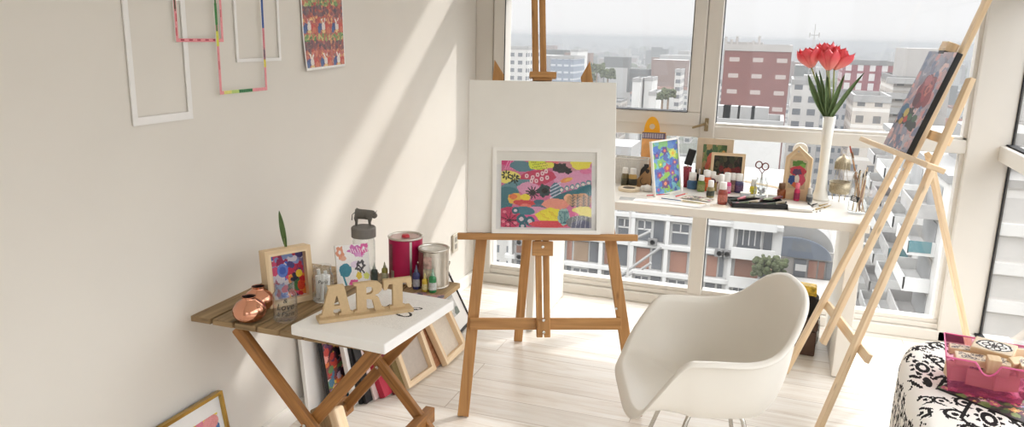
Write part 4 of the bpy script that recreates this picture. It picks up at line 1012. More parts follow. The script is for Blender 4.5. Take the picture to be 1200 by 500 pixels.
mb = MB(); c4 = [(cxb-bw/2, cyb-bd/2), (cxb+bw/2, cyb-bd/2), (cxb+bw/2, cyb+bd/2), (cxb-bw/2, cyb+bd/2)]
for a, b in zip(c4, c4[1:]+c4[:1]): mb.tube([(*a, DZ+bh), (*b, DZ+bh)], .003, 8)
mb.build('rim', M_white, wb, smooth=True); MB().box((cxb, cyb, DZ+.002), (bw, bd, .003)).build('base', M_white, wb)
# yellow hang-tab pack standing behind
p = at_y(763, 206, 4.40); k = mpp(p); w_, h_ = 27*k, 42*k
pkz = at_y(763, 176, 4.40).z
pack = thing('card_pack', 'yellow and orange packet with a round hanging tab, behind the floral picture', 'packet', (p.x, 4.40, DZ))
Mpk = frame_m((p.x-w_/2, 4.40, DZ+.001), (1, .08, 0), (0, .06, 1)); H1 = at_y(763, 155, 4.40).z-DZ; H2 = at_y(763, 137, 4.40).z-DZ
out_ = [(0, 0), (w_, 0), (w_, H1)]+circ(w_*.40, H1, w_*.34, 12, 0, PI, (H2-H1))+[(0, H1)]
shape('card', [out_, circ(w_*.40, H1+(H2-H1)*.35, w_*.12, 12)], .0015, Mpk, plain('amber_card', rgb(240, 172, 32), .5), pack)
MB().box2((.002, .004, .0016), (w_-.002, H1*.98, .016), Mpk).build('box', plain('pale_orange_box', rgb(240, 176, 108), .5, var=.12, scale=30), pack, bevel=.001)
zb = (at_y(763, 163, 4.40).z-DZ, at_y(763, 155.5, 4.40).z-DZ)
MB().box2((.001, zb[0], .0162), (w_-.001, zb[1], .0175), Mpk).build('band', plain('plum_band', rgb(96, 82, 104), .5), pack)
MB().box2((.001, zb[1], .0162), (w_-.001, H1*1.0, .0175), Mpk).build('band', plain('yellow_band', rgb(246, 190, 40), .5), pack)
mb = MB(); 
for q in range(9): mb.box2((.004+q*w_*.1, zb[0]+.005, .0176), (.004+q*w_*.1+w_*.07, zb[1]-.006, .0179), Mpk)
mb.build('print_line', plain('pale_print', rgb(176, 166, 176), .5), pack)

# bottles with caps
def dbottle(px, py, wpx, hpx, col, cap, label, lab=None, capf=.3, shape_='round', cap_y=4.31, cap_w=.72, name='paint_bottle', cat='paint bottle'):
    p = DP(px, py, cap_y); k = mpp(p); r, h = wpx*k/2, hpx*k
    t = thing(name, label, cat, p); hb2 = h*(1-capf)
    key = '%d_%d' % (px, py)
    body_ = MB().lathe([(0, 0), (r*.92, 0), (r, .002), (r, hb2*.78), (r*.9, hb2*.9), (r*.55, hb2*.97), (r*.5, hb2)], 20, p).build('body', plain('tint_'+key, col, .3, var=.06, scale=40), t, smooth=True)
    MB().lathe([(r*cap_w, hb2*.97), (r*cap_w*1.04, hb2), (r*cap_w*.98, h-.001), (r*cap_w*.9, h), (0, h)], 20, p).build('cap', plain('lid_'+key, cap, .4), t, smooth=True)
    if lab: MB().lathe([(r*1.01, hb2*.16), (r*1.025, hb2*.18), (r*1.025, hb2*.62), (r*1.01, hb2*.64)], 20, p).build('label', plain('sticker_'+key, lab, .55, var=.35, scale=160), body_, smooth=True)
    return t
WH = rgb(240, 238, 234)
dbottle(732, 218, 9, 22, rgb(112, 100, 68), WH, 'brown green bottle with white cap before the perforated basket, nearest the big canvas', rgb(80, 76, 58), .28)
dbottle(741, 219, 10, 22, rgb(190, 156, 92), WH, 'amber bottle with white cap standing beside the kraft paper bag', rgb(60, 58, 50), .28)
# tape roll
p = DP(737, 223); k = mpp(p); t = thing('tape_roll', 'cream roll of tape lying flat in front of the amber bottle', 'tape', p); r = 12.5*k
MB().lathe([(r*.62, 0), (r, 0), (r, .016), (r*.62, .016), (r*.62, 0)], 36, p).build('tape', plain('cream_tape', rgb(232, 214, 186), .6), t, smooth=False)
MB().lathe([(r*.55, 0.001), (r*.61, .001), (r*.61, .015), (r*.55, .015), (r*.55, .001)], 36, p).build('core', plain('tape_core', rgb(150, 140, 128), .7), t)
# dark bag and kraft bag
p = DP(757, 206, 4.26); k = mpp(p); t = thing('pouch', 'dark grey soft pouch standing between the basket and the floral picture', 'pouch', p)
mb = MB(); w_, h_ = 14*k, 26*k
mb.lathe([(0, 0), (w_*.5, .002), (w_*.56, h_*.3), (w_*.46, h_*.75), (w_*.3, h_*.86), (w_*.2, h_*.9), (w_*.2, h_), (0, h_)], 20, p, sy=.5); mb.build('body', plain('charcoal_cloth', rgb(56, 52, 50), .8, var=.15, bump=.3), t, smooth=True)
p = DP(751, 219); k = mpp(p); t = thing('paper_bag', 'brown kraft paper bag with a black curl drawn on it, before the dark pouch', 'bag', p)
f_, s_ = toward(p); Mb = frame_m(p-s_*9*k, s_, (0, 0, 1)+f_*-.0 if False else Vector((0, 0, 1))-f_*.15)
MB().prism([(0, 0), (20*k, 0), (20*k, 24*k), (17*k, 24*k), (1*k, 5*k)], -.03, 0, Mb).build('paper', plain('kraft_paper', rgb(170, 132, 92), .8, var=.06), t, bevel=.001)
mb = MB(); mb.tube([Mb @ Vector((12*k+4*k*math.cos(a), 7*k+4*k*math.sin(a), .001)) for a in np.linspace(2., 5.6, 14)], .0018, 5); mb.build('drawing', M_ink, t)
# crumpled white tissue
p = DP(758, 224); mb = MB(); mb.blob((0, 0, 0), .03, 14, sx=1.25, sy=.8, sz=.62)
for v in mb.bm.verts: v.co *= 1+.22*math.sin(v.co.x*190+v.co.z*90)*math.sin(v.co.y*170+1)
tz = mb.build('tissue', M_matte_white, None, smooth=False); tz.location = p+Vector((0, 0, .016)); tag(tz, 'crumpled white tissue beside the foot of the floral picture', 'tissue')

# floral picture in a white frame
p0, p1 = DP(768, 231), DP(801, 223); k = mpp(p0); hgt = at_y(765, 165, p0.y+.03).z-DZ
P = Paint(70, 110, (96, 136, 196)); P.blotches(150, [(80, 120, 200), (110, 160, 210), (130, 190, 120), (150, 200, 90), (90, 110, 180), (120, 190, 200)], 4, 9, 31)
for x, y, r_, c1, c2 in ((34, 20, 8, (110, 70, 130), (230, 120, 90)), (12, 28, 7, (90, 80, 160), (200, 100, 120)), (56, 28, 9, (226, 222, 90), (230, 180, 60)), (38, 58, 9, (196, 70, 110), (236, 150, 60)), (16, 70, 7, (150, 70, 140), (230, 120, 80)), (60, 48, 7, (120, 90, 160), (240, 140, 100)), (30, 90, 10, (120, 70, 120), (236, 150, 110)), (60, 86, 8, (80, 80, 170), (226, 110, 110)), (52, 70, 6, (170, 80, 150), (240, 200, 70)), (10, 100, 8, (90, 120, 190), (200, 100, 140)), (20, 48, 7, (150, 200, 80), (230, 220, 80))):
    P.ell(x, y, r_, r_, c1, 0, .85, None, .3); P.ell(x, y, r_*.4, r_*.4, c2)
def pic(name, label, o, xd, up, w, h, t_, rim, mat, matb, P, inner=1., cat='picture frame', stand=True, marg=0.):
    M = frame_m(o, xd, up); t = thing(name, label, cat, M.translation)
    shape('frame', [[(0, 0), (w, 0), (w, h), (0, h)], [(rim, rim), (rim, h-rim), (w-rim, h-rim), (w-rim, rim)]], t_, M @ Matrix.Translation((0, 0, -t_)), mat, t, .001)
    mb_ = MB().box2((rim*.5, rim*.5, -t_+.001), (w-rim*.5, h-rim*.5, -t_*.45), M).build('mat_board', matb, t)
    paint_mesh('print', P, M @ Matrix.Translation((w/2, h/2, -t_*.45+.0006)), w-2*rim-2*marg, h-2*rim-2*marg, M_print, mb_)
    if stand:
        MB().box2((w*.35, h*.0, -t_-.004), (w*.65, h*.7, -t_-.001), M).build('back_stand', M_black, t)
    return t, M
xd = (p1-p0); xd.z = 0; wpf = at_y(798, 162, p1.y).x-at_y(764, 165, p0.y).x
f_, s_ = toward(p0)
pic('framed_picture', 'white framed blue and green floral picture standing on the desk', p0, xd, Vector((0, 0, 1))+Vector((xd.y, -xd.x, 0)).normalized()*-.16, math.hypot(xd.x, xd.y)*.94, hgt*1.0, .014, .008, M_white, M_matte_white, P)
# beige-matted picture and the dark one
P = Paint(46, 40, (170, 150, 110)); P.blotches(60, [(90, 120, 80), (130, 150, 90), (190, 160, 110), (70, 100, 80)], 3, 6, 51); P.ell(22, 22, 15, 13, (226, 110, 90), 0, 1, None, .15); P.ell(22, 28, 10, 8, (236, 140, 90)); P.ell(30, 34, 12, 8, (200, 110, 100)); P.ell(40, 14, 6, 8, (226, 170, 90))
a = at_y(814, 205, 4.395); b = at_y(856.5, 205, 4.395); ht = at_y(836, 162.5, 4.41).z-DZ
pic('framed_picture', 'beige framed red and green picture standing rearmost on the desk', Vector((a.x, 4.395, DZ+.001)), (1, 0, 0), (0, .09, 1), b.x-a.x, ht, .02, .034, plain('beige_frame', rgb(206, 186, 160), .6), M_matte_white, P)
P = Paint(56, 44, (52, 54, 44)); P.blotches(60, [(60, 64, 48), (44, 46, 40), (80, 76, 54), (70, 56, 50)], 3, 7, 61); P.blotches(24, [(150, 50, 44), (120, 40, 44), (176, 80, 60)], 3, 6, 62, .9, (8, 16, 54, 36))
a = at_y(829, 214, 4.34); b = at_y(869, 214, 4.34); ht = at_y(851, 180, 4.36).z-DZ
pic('framed_picture', 'pale wood framed dark red floral picture, before the beige framed one', Vector((a.x+.01, 4.335, DZ+.001)), (1, .04, 0), (0, .10, 1), (b.x-a.x), ht*1.02, .02, .016, M_ply, M_matte_white, P)
# red glitter cup with the foam brush
p = DP(804, 219); k = mpp(p); t = thing('cup', 'slim red glitter cup holding a black foam brush', 'cup', p)
MB().lathe([(0, 0), (3.3*k, 0), (5*k, 24*k), (4.6*k, 24*k), (3*k, 2*k), (0, 2*k)], 20, p).build('body', plain('red_glitter', rgb(140, 44, 58), .3, var=.45, scale=260), t, smooth=True)
t = thing('foam_brush', 'black foam brush standing in the red glitter cup', 'brush', p+Vector((0, 0, .01)))
a_, b_, c_ = p+Vector((0, 0, .02)), at_y(806, 193, p.y), at_y(812, 175, p.y)
MB().tube([a_, b_], .003, 8).build('handle', M_pine, t); mb = MB(); mb.bar(b_, c_, 9*k, .018, s_); mb.build('foam', plain('black_foam', rgb(40, 38, 38), .9, var=.2, bump=.4), t, bevel=.004)
# black pen caddy with markers
p = DP(822, 213, 4.37); k = mpp(p); t = thing('pen_caddy', 'black caddy with a yellow emblem holding markers behind the bottles', 'pen holder', p)
mb = MB(); w_, h_ = 17*k, 15*k
for a, b in (((-w_/2, -.02), (w_/2, -.018)), ((-w_/2, .018), (w_/2, .02)), ((-w_/2, -.02), (-w_/2+.002, .02)), ((w_/2-.002, -.02), (w_/2, .02))): mb.box2((p.x+a[0], p.y+a[1], p.z), (p.x+b[0], p.y+b[1], p.z+h_))
mb.box((p.x, p.y, p.z+.001), (w_, .04, .002)); mb.build('body', M_black, t)
MB().lathe([(0, 0), (3.6*k, 0), (3.4*k, .002), (0, .002)], 20, M=Matrix.Translation((p.x, p.y-.0205, p.z+h_*.62)) @ Matrix.Rotation(PI/2, 4, 'X')).build('emblem', plain('yellow_emblem', rgb(240, 200, 40), .5), t)
for q, (dx_, c1, hh_) in enumerate(((-6, rgb(30, 30, 32), 20), (-2.5, rgb(240, 240, 236), 21), (1, rgb(34, 34, 36), 20), (4.5, rgb(236, 238, 232), 21), (7, rgb(120, 190, 60), 22))):
    pp = Vector((p.x+dx_*k, p.y, p.z+.003)); t2 = thing('marker', ['black marker nearest the foam brush in the black caddy', 'white capped marker next to the outermost black one in the caddy', 'black marker in the middle of the caddy', 'white capped marker beside the green one in the caddy', 'lime green marker in the black caddy'][q], 'marker', pp, 'markers in the black caddy')
    MB().tube([pp, pp+Vector((dx_*.0006, 0, hh_*k*.62))], .0035, 8).build('barrel', M_black, t2); MB().tube([pp+Vector((dx_*.0006, 0, hh_*k*.6)), pp+Vector((dx_*.001, 0, hh_*k))], .0042, 8).build('cap', plain('marker_cap_%d' % q, c1, .4), t2)

BT = [(811, 219, 12, 19, rgb(70, 110, 150), WH, 'blue paint bottle with white cap, nearest the red glitter cup', None, .45),
 (821, 224, 9, 19, rgb(110, 130, 60), WH, 'olive green paint bottle before the black caddy', rgb(150, 150, 100), .3),
 (827, 223, 11, 24, rgb(214, 92, 40), WH, 'orange paint bottle with white cap before the dark floral picture', rgb(222, 110, 60), .3),
 (834, 222, 10, 22, rgb(92, 46, 60), WH, 'maroon paint bottle between the orange bottle and the tall white caps', None, .32),
 (832, 231, 9, 20, rgb(150, 140, 96), WH, 'khaki paint bottle with dark round label in front of the orange one', rgb(70, 76, 66), .36),
 (842, 222, 8, 18, rgb(120, 60, 90), WH, 'plum paint bottle in the rear row beside the maroon one', None, .36),
 (844, 228, 9, 24, rgb(214, 200, 190), WH, 'pale paint bottle with tall white cap behind the red brown one', rgb(196, 180, 176), .4),
 (851, 226, 10, 24, rgb(216, 70, 130), WH, 'pink paint bottle with tall white cap', rgb(206, 150, 170), .42),
 (858, 222, 9, 22, rgb(120, 92, 80), WH, 'brown paint bottle beside the dark blue one', rgb(150, 120, 104), .34),
 (865, 224, 11, 22, rgb(74, 70, 110), WH, 'dark blue paint bottle at the end of the crowd, by the black tray', rgb(96, 70, 100), .36),
 (846, 239, 11, 26, rgb(150, 70, 58), WH, 'red brown paint bottle with white cap standing foremost by the desk edge', rgb(180, 110, 96), .3),
 (838, 214, 8, 18, rgb(206, 190, 120), WH, 'straw yellow paint bottle in the rear row before the dark floral picture', None, .4),
 (883, 219, 8, 17, rgb(236, 216, 60), rgb(246, 246, 240), 'little yellow paint bottle beside the scissors jar', rgb(240, 226, 90), .45),
 (915, 232, 10, 18, rgb(140, 74, 36), rgb(120, 84, 54), 'small amber glass bottle before the house shaped frame', None, .35),
 (933, 235, 6.5, 21, rgb(206, 50, 96), rgb(236, 120, 140), 'slim hot pink paint tube standing before the house shaped frame', rgb(150, 40, 80), .3),
 (948, 237, 7, 17, rgb(150, 150, 148), rgb(206, 204, 200), 'small grey bottle between the house shaped frame and the white vase', rgb(90, 92, 96), .4)]
for b_ in BT: dbottle(b_[0], b_[1], b_[2], b_[3], b_[4], b_[5], b_[6], b_[7], b_[8])
# papers on the desk
def sheet(px, py, w, d, rot, col, label, lift=.0008, P=None, name='paper_sheet', cat='paper'):
    c = at_z(px, py, DZ+lift); M = Matrix.Translation(c) @ Matrix.Rotation(rot, 4, 'Z')
    if P is not None: o = paint_mesh(name, P, M, w, d, M_print); o.modifiers.new('t', 'SOLIDIFY').thickness = .0008
    else: o = MB().box((0, 0, 0), (w, d, .0008), M).build(name, col)
    return tag(o, label, cat)
sheet(742, 233, .14, .07, .1, plain('grey_sheet', rgb(190, 190, 188), .7, var=.1), 'grey printed sheet at the desk end beside the big canvas', .0008)
sheet(770, 236, .24, .07, -.05, M_matte_white, 'long white sheet lying along the desk edge below the floral picture', .0018)
sheet(800, 238, .22, .10, -.2, M_matte_white, 'white sheet under the paint palette', .0028)
P = Paint(60, 30, (214, 206, 190)); P.blotches(40, [(120, 110, 90), (170, 150, 120), (196, 120, 150), (90, 90, 96), (226, 216, 200), (150, 150, 110)], 2, 5, 81)
sheet(818, 232, .16, .09, -.25, None, 'paint stained palette board lying before the bottles', .0048, P, 'palette_board', 'palette')
sheet(843, 241, .09, .06, .02, plain('cream_card', rgb(232, 218, 200), .6), 'cream card under the red brown bottle', .0006)
# brushes and pencils lying about
def rod(a, b, r, mat, label, tipmat=None, cat='brush', name='paint_brush'):
    A = at_z(*a, DZ+.009); B = at_z(*b, DZ+.011); t = thing(name, label, cat, A); MB().tube([A, A+(B-A)*.75], r, 8).build('handle', mat, t)
    MB().tube([A+(B-A)*.75, B], r, 8, rs=[r*.9, r*.35]).build('tip', tipmat or M_black, t)
M_redl = plain('red_lacquer', rgb(200, 44, 40), .35); M_bluel = plain('blue_lacquer', rgb(60, 90, 130), .35)
rod((758, 229), (785, 227), .0028, M_redl, 'thin red handled brush lying below the floral picture')
rod((792, 230), (806, 226), .0035, M_redl, 'short red brush lying on the white sheet', M_ply)
rod((775, 232), (806, 236), .0026, M_bluel, 'blue pencil lying across the white sheets', M_ply, 'pencil', 'pencil')
rod((800, 235), (828, 239), .0045, plain('putty_lacquer', rgb(200, 190, 150), .4), 'thick putty coloured brush lying at the palette edge', M_ply)
# jar with scissors
p = DP(892, 216, 4.26); k = mpp(p); t = thing('scissors_jar', 'small clear jar holding red handled scissors', 'jar', p); r = 7.5*k; h = 22*k
MB().lathe([(0, .003), (r*.9, .003), (r, .02*h+.002), (r, h*.72), (r*.72, h*.86), (r*.72, h), (r*.66, h), (r*.66, h*.86), (r*.93, h*.7), (r*.93, .05*h), (0, .006)], 24, p).build('glass', M_jar, t, smooth=True)
mb = MB()
for q in range(22): mb.blob(p+Vector((random.uniform(-.55, .55)*r, random.uniform(-.55, .55)*r, .012+random.random()*h*.35)), .006, 6)
mb.build('beads', plain('mixed_beads', rgb(190, 190, 196), .4, var=.3, scale=90), t)['kind'] = 'stuff'
t = thing('scissors', 'scissors with dark red ring handles standing in the jar', 'scissors', p+Vector((0, 0, .01)))
M_hand = plain('dark_red_handle', rgb(110, 52, 46), .4)
for sgn, hc in ((-1, (889.5, 193)), (1, (897, 195))):
    c = at_y(*hc, p.y); mb = MB(); mb.tube([c+s_*(3.6*k*math.cos(a))+Vector((0, 0, 4.*k*math.sin(a))) for a in np.linspace(0, 2*PI, 18, endpoint=False)], .0034, 8, closed=True)
    piv = at_y(893, 203, p.y); mb.tube([c-Vector((0, 0, 4*k)), piv], .0022, 6); mb.build('handle', M_hand, t, smooth=True)
    MB().bar(piv, p+s_*(-sgn*2*k)+Vector((0, 0, .012)), .006, .0015, s_, w2=.001).build('blade', M_chrome, t)
# stacks of little things in clear boxes behind the tray
for px, py, w_, h_, lab, col in ((874, 220, .05, .02, 'flat clear box of findings beside the yellow bottle', rgb(196, 200, 206)), (906, 221, .045, .022, 'flat clear box behind the black tray beside the amber bottle', rgb(226, 226, 226))):
    p = DP(px, py, 4.2); t = thing('small_box', lab, 'box', p); MB().box((p.x, p.y, p.z+h_/2), (w_, .04, h_)).build('body', plain('frosted_box_%d' % px, col, .3, var=.2, scale=200), t, bevel=.002); MB().box((p.x, p.y, p.z+h_+.002), (w_+.003, .043, .004)).build('lid', M_white, t, bevel=.001)
# black tray of paint tubes
a, b = at_z(858, 243, DZ), at_z(923, 245.5, DZ); t = thing('tray', 'black tray heaped with squeezed paint tubes at the front of the desk', 'tray', a)
Mt = frame_m(a, (b.x-a.x, b.y-a.y, 0), (0, 1, 0)); W_ = (b-a).length; D_ = .16
mb = MB(); mb.box2((0, 0, .0), (W_, D_, .003), Mt)
for q in (((0, 0, 0), (W_, .003, .024)), ((0, D_-.003, 0), (W_, D_, .024)), ((0, 0, 0), (.003, D_, .024)), ((W_-.003, 0, 0), (W_, D_, .024))): mb.box2(*q, Mt)
mb.build('body', M_black, t, bevel=.001)
TC = [rgb(150, 80, 96), rgb(110, 120, 90), rgb(196, 180, 160), rgb(120, 70, 80), rgb(86, 96, 74), rgb(170, 160, 140), rgb(60, 70, 64), rgb(200, 120, 130), rgb(140, 140, 120), rgb(90, 60, 60), rgb(176, 186, 160), rgb(120, 40, 50)]
TL = ['dusty rose', 'sage green', 'bone white', 'wine red', 'dark olive', 'putty', 'slate green', 'salmon pink', 'grey green', 'dark brown', 'pale green', 'crimson']
for q in range(12):
    x = .02+(q % 6)*(W_-.05)/5; y = .035+(q//6)*.06; z = .010+.009*(q % 3)+.012*(q//6); an = .5+random.uniform(-.5, .5)
    c = Mt @ Vector((x, y, z)); tu = thing('paint_tube', TL[q]+' paint tube lying in the black tray', 'paint tube', c, 'paint tubes in the black tray')
    dv = Vector((math.cos(an), math.sin(an), .1)); L = .055; nd = Vector((-dv.y, dv.x, 0)).normalized()
    mb = MB(); ring_ = []
    for f0, rx, rz in ((0, .011, .0012), (.3, .0105, .005), (.8, .0085, .0085), (.88, .0085, .0085), (.92, .004, .004)):
        ring_.append([mb.bm.verts.new(c+dv*(f0-.5)*L+nd*rx*math.cos(w)+Vector((0, 0, rz*math.sin(w)))) for w in np.linspace(0, 2*PI, 12, endpoint=False)])
    for A_, B_ in zip(ring_, ring_[1:]):
        for i in range(12): mb._face([A_[i], A_[(i+1) % 12], B_[(i+1) % 12], B_[i]])
    mb._face(ring_[0]); mb._face(ring_[-1]); mb.build('tube', plain('tube_%d' % q, TC[q], .45, var=.25, scale=60), tu, smooth=True)
    MB().tube([c+dv*.42*L, c+dv*.56*L], .0048, 8).build('cap', M_black if q % 2 else M_white, tu)
sheetc = at_z(893, 226, DZ); o = MB().box((0, 0, 0), (.20, .05, .002), Matrix.Translation(sheetc+Vector((0, -.02, .05))) @ Matrix.Rotation(-.12, 4, 'Z') @ Matrix.Rotation(.1, 4, 'Y')).build('wooden_ruler', M_ply); tag(o, 'thin pale wooden ruler lying across the tubes in the tray', 'ruler')
# house shaped wooden frame
a, b = DP(915, 232, 4.25), DP(945, 236, 4.25); k = mpp(a); Wd = .158; f_, s_ = toward(a)
xd = Vector((b.x-a.x, b.y-a.y, 0)); Mh = frame_m(Vector((a.x, a.y, DZ+.001)), xd, (0, .10, 1)); hw_ = at_y(913, 183, a.y).z-DZ; hp_ = at_y(930, 171, a.y).z-DZ; W_ = xd.length*1.02
hf = thing('house_plaque', 'house shaped pale wooden frame with a bright painted motif inside', 'frame', Mh.translation)
o_ = [(0, 0), (W_, 0), (W_, hw_), (W_*.45, hp_), (0, hw_)]; i_ = [(W_*.16, hw_*.26), (W_*.16, hw_*.92), (W_*.45, hp_*.92), (W_*.84, hw_*.92), (W_*.84, hw_*.26)]
shape('frame', [o_, i_], .02, Mh @ Matrix.Translation((0, 0, -.02)), M_ply, hf, .001)
MB().prism([(x*.98+.001, y*.98+.001) for x, y in o_], -.022, -.012, Mh).build('backing', M_ply, hf)
P = Paint(48, 62, (206, 186, 150)); P.ell(24, 8, 18, 7, (90, 140, 60), 0, 1, None, .2); P.ell(34, 12, 8, 5, (130, 180, 80)); P.ell(24, 24, 22, 11, (206, 60, 80), 0, 1, None, .12); P.ell(22, 26, 12, 7, (90, 60, 100), 0, 1, None, .2); P.ell(10, 44, 9, 10, (50, 80, 150), 0, 1, None, .2); P.ell(36, 42, 10, 11, (220, 80, 110), 0, 1, None, .2); P.ell(24, 42, 6, 10, (230, 220, 210)); P.ell(22, 54, 10, 6, (226, 110, 60), 0, 1, None, .2)
paint_mesh('painting', P, Mh @ Matrix.Translation((W_*.5, hw_*.6, -.0112)), W_*.68, hw_*.68, M_paint, hf)
MB().lathe([(0, 0), (.006, 0), (.006, .004), (0, .005)], 12, M=Mh @ Matrix.Translation((W_*.45, hp_*.9, 0))).build('hanger', M_chrome, hf)
# white tape dispenser wheel behind it
p = at_y(938, 176, 4.38); t = thing('tape_dispenser', 'white tape dispenser showing above the house shaped frame', 'tape dispenser', (p.x, 4.38, DZ))
MB().lathe([(.018, -.012), (.04, -.012), (.04, .012), (.018, .012), (.018, -.012)], 28, M=Matrix.Translation(p) @ Matrix.Rotation(PI/2, 4, 'X')).build('reel', M_white, t, bevel=.002)
MB().prism([(-.05, 0), (.07, 0), (.075, .06), (.02, p.z-DZ), (-.03, p.z-DZ), (-.055, .06)], -.006, .006, Matrix.Translation((p.x, 4.40, DZ+.001)) @ Matrix.Rotation(PI/2, 4, 'X')).build('body', M_white, t, bevel=.003)
# notebook
a = at_z(924, 247, DZ); b = at_z(952, 249, DZ); Mn = frame_m(a, (b.x-a.x, b.y-a.y, 0), (-.02, 1, 0)); t = thing('notebook', 'white notebook lying beside the black tray', 'notebook', a)
MB().box2((0, 0, .002), ((b-a).length, .11, .012), Mn).build('pages', M_matte_white, t); MB().box2((-.001, -.001, .0125), ((b-a).length+.001, .111, .0145), Mn).build('cover', M_white, t, bevel=.0008); MB().box2((-.001, -.001, .0), ((b-a).length+.001, .111, .0018), Mn).build('cover', plain('grey_cover', rgb(150, 140, 126), .6), t)
sheet(890, 248, .30, .05, .03, M_matte_white, 'white paper strip under the front of the black tray', .0004)
# clips and pins near the vase
M_brassy = plain('brass_clip', rgb(176, 150, 96), .35, metal=.7)
for i, (pa, pb, mt_, lab) in enumerate((((947, 238), (953, 242), M_black, 'black binder clip lying before the white vase'), ((952, 240), (958, 238), M_black, 'second black binder clip, closest to the vase foot'), ((960, 241), (971, 238), M_brassy, 'long brass clip pointing towards the lantern'), ((956, 245), (966, 242), M_brassy, 'brass clip lying nearest to the desk edge'), ((966, 243), (974, 240), M_brassy, 'short brass clip between the lantern and the edge'))):
    A = at_z(*pa, DZ+.005); B = at_z(*pb, DZ+.005); t = thing('paper_clip', lab, 'clip', A); mb = MB(); mb.bar(A, B, .008, .006, (0, 0, 1), w2=.002); mb.build('jaw', mt_, t, bevel=.001)
    MB().tube([A, A+(A-B)*.5+Vector((.004, .003, .003)), A+(A-B)*.5+Vector((-.004, -.003, .003)), A], .001, 5).build('wire', M_chrome, t)
for i, (px, py) in enumerate(((953, 246), (957, 248), (961, 247))):
    q = at_z(px, py, DZ+.003); o = MB().blob(q, .003, 8).build('push_pin', M_black, None, smooth=True); tag(o, 'tiny black bead lying on the desk before the white vase', 'bead', 'black beads before the vase')

# white vase with tulips
p = DP(961, 231, 4.30); k = mpp(p); vt = thing('vase', 'tall slim white vase of red tulips on the desk', 'vase', p)
vh = at_y(966.5, 136, p.y).z-DZ
prof = [(0, .003), (10.5, .003), (11, .012), (9.5, .02), (6.6, .12), (5.6, .3), (5.4, .5), (5.9, .75), (7, 1.0), (6.2, 1.0), (5.1, .75), (4.6, .5), (0, .3)]
MB().lathe([(a*k, b*vh) for a, b in prof], 36, p).build('body', plain('white_porcelain', rgb(240, 238, 230), .2, var=.01), vt, smooth=True)
vtop = p+Vector((0, 0, vh))
def pet_mat(nm, c0, c1):
    mt, nt, bs = _new(nm); bs.inputs['Roughness'].default_value = .45; bs.inputs['Subsurface Weight'].default_value = .1; bs.inputs['Subsurface Radius'].default_value = (.01, .003, .003)
    uv = N(nt, 'ShaderNodeUVMap'); sp = N(nt, 'ShaderNodeSeparateXYZ'); nt.links.new(uv.outputs[0], sp.inputs[0]); rp = N(nt, 'ShaderNodeValToRGB'); rp.color_ramp.elements[0].color = (*c0, 1); rp.color_ramp.elements[1].color = (*c1, 1); rp.color_ramp.elements[1].position = .7
    nt.links.new(sp.outputs['Y'], rp.inputs['Fac'])
    mp = N(nt, 'ShaderNodeMapping'); mp.inputs['Scale'].default_value = (24, 2, 1); nz = N(nt, 'ShaderNodeTexNoise'); nz.inputs['Scale'].default_value = 1; nt.links.new(uv.outputs[0], mp.inputs[0]); nt.links.new(mp.outputs[0], nz.inputs[0])
    mx = N(nt, 'ShaderNodeMix', data_type='RGBA', blend_type='OVERLAY'); mx.inputs['Factor'].default_value = .3; nt.links.new(rp.outputs[0], mx.inputs['A']); nt.links.new(nz.outputs['Fac'], mx.inputs['B']); nt.links.new(mx.outputs['Result'], bs.inputs['Base Color']); return mt
M_petal = pet_mat('tulip_red', rgb(244, 150, 140), rgb(238, 84, 94)); M_tleaf = plain('tulip_leaf', rgb(96, 118, 76), .5, var=.15, scale=30); M_tstem = plain('tulip_stem', rgb(156, 172, 112), .5)
def tulip(px, py, base, hgt, rad, tilt, open_, label, leaves):
    c = at_y(px, py, p.y+base[0]); t = thing('tulip', label, 'tulip', vtop+Vector((0, 0, -.03)), 'red tulips in the white vase')
    up = (Vector((0, 0, 1))+tilt).normalized(); sx_ = up.cross(Vector((0, 1, 0))).normalized(); sy_ = up.cross(sx_)
    for j in range(6):
        a0 = j*PI/3+.3; inner = j % 2
        def pf(u, v, a0=a0, inner=inner):
            wv = (math.sin(PI*min(1, .12+v*.88))**.5) if v < 1 else 0
            r = rad*(.25+.95*math.sin(min(v*1.25, 1.)*PI/2)-max(0, v-.55)*(.95-open_*1.5))*(.9 if inner else 1.)
            a = a0+(u-.5)*1.75*wv
            return c+up*(v*hgt*(1 if inner else .95)+.10*hgt*(-(abs(u-.5)*2)**2)*v)+sx_*r*math.cos(a)+sy_*r*math.sin(a)
        MB().grid(pf, 6, 9).build('petal', M_petal, t, smooth=True, solid=.0012)
    MB().tube([vtop+Vector((0, 0, -.12)), vtop+Vector((base[1], 0, .02)), vtop*.45+c*.55+Vector((base[1], 0, 0)), c+up*.004], .0042, 10).build('stem', M_tstem, t, smooth=True)
    for (tx, ty, bend, wd) in leaves:
        tip = at_y(tx, ty, p.y-.02); b0 = vtop+Vector((random.uniform(-.006, .006), random.uniform(-.01, .01), -.02)); ctrl = (b0+tip)/2+Vector((bend, -.03, .0))
        def lf_(u, v):
            q = b0*(1-v)**2+ctrl*2*v*(1-v)+tip*v*v; ww = wd*math.sin(PI*min(1, .22+v*.78))**.8 if v < 1 else 0
            ww = wd*(math.sin(PI*(.2+.8*v)))**.75
            return q+Vector((.85, .5, 0))*(u-.5)*2*ww+Vector((0, -1, 0))*(-.010*(1-(abs(u-.5)*2)**2))*1
        MB().grid(lf_, 6, 16).build('leaf', M_tleaf, t, smooth=True, solid=.0012)
tulip(951, 79, (0, -.004), 24*k, 11.5*k, Vector((-.3, 0, 0)), .35, 'red tulip leaning away from the others, lowest head at the side of the brick building', [(947, 87, -.02, .022), (956, 84, -.01, .018)])
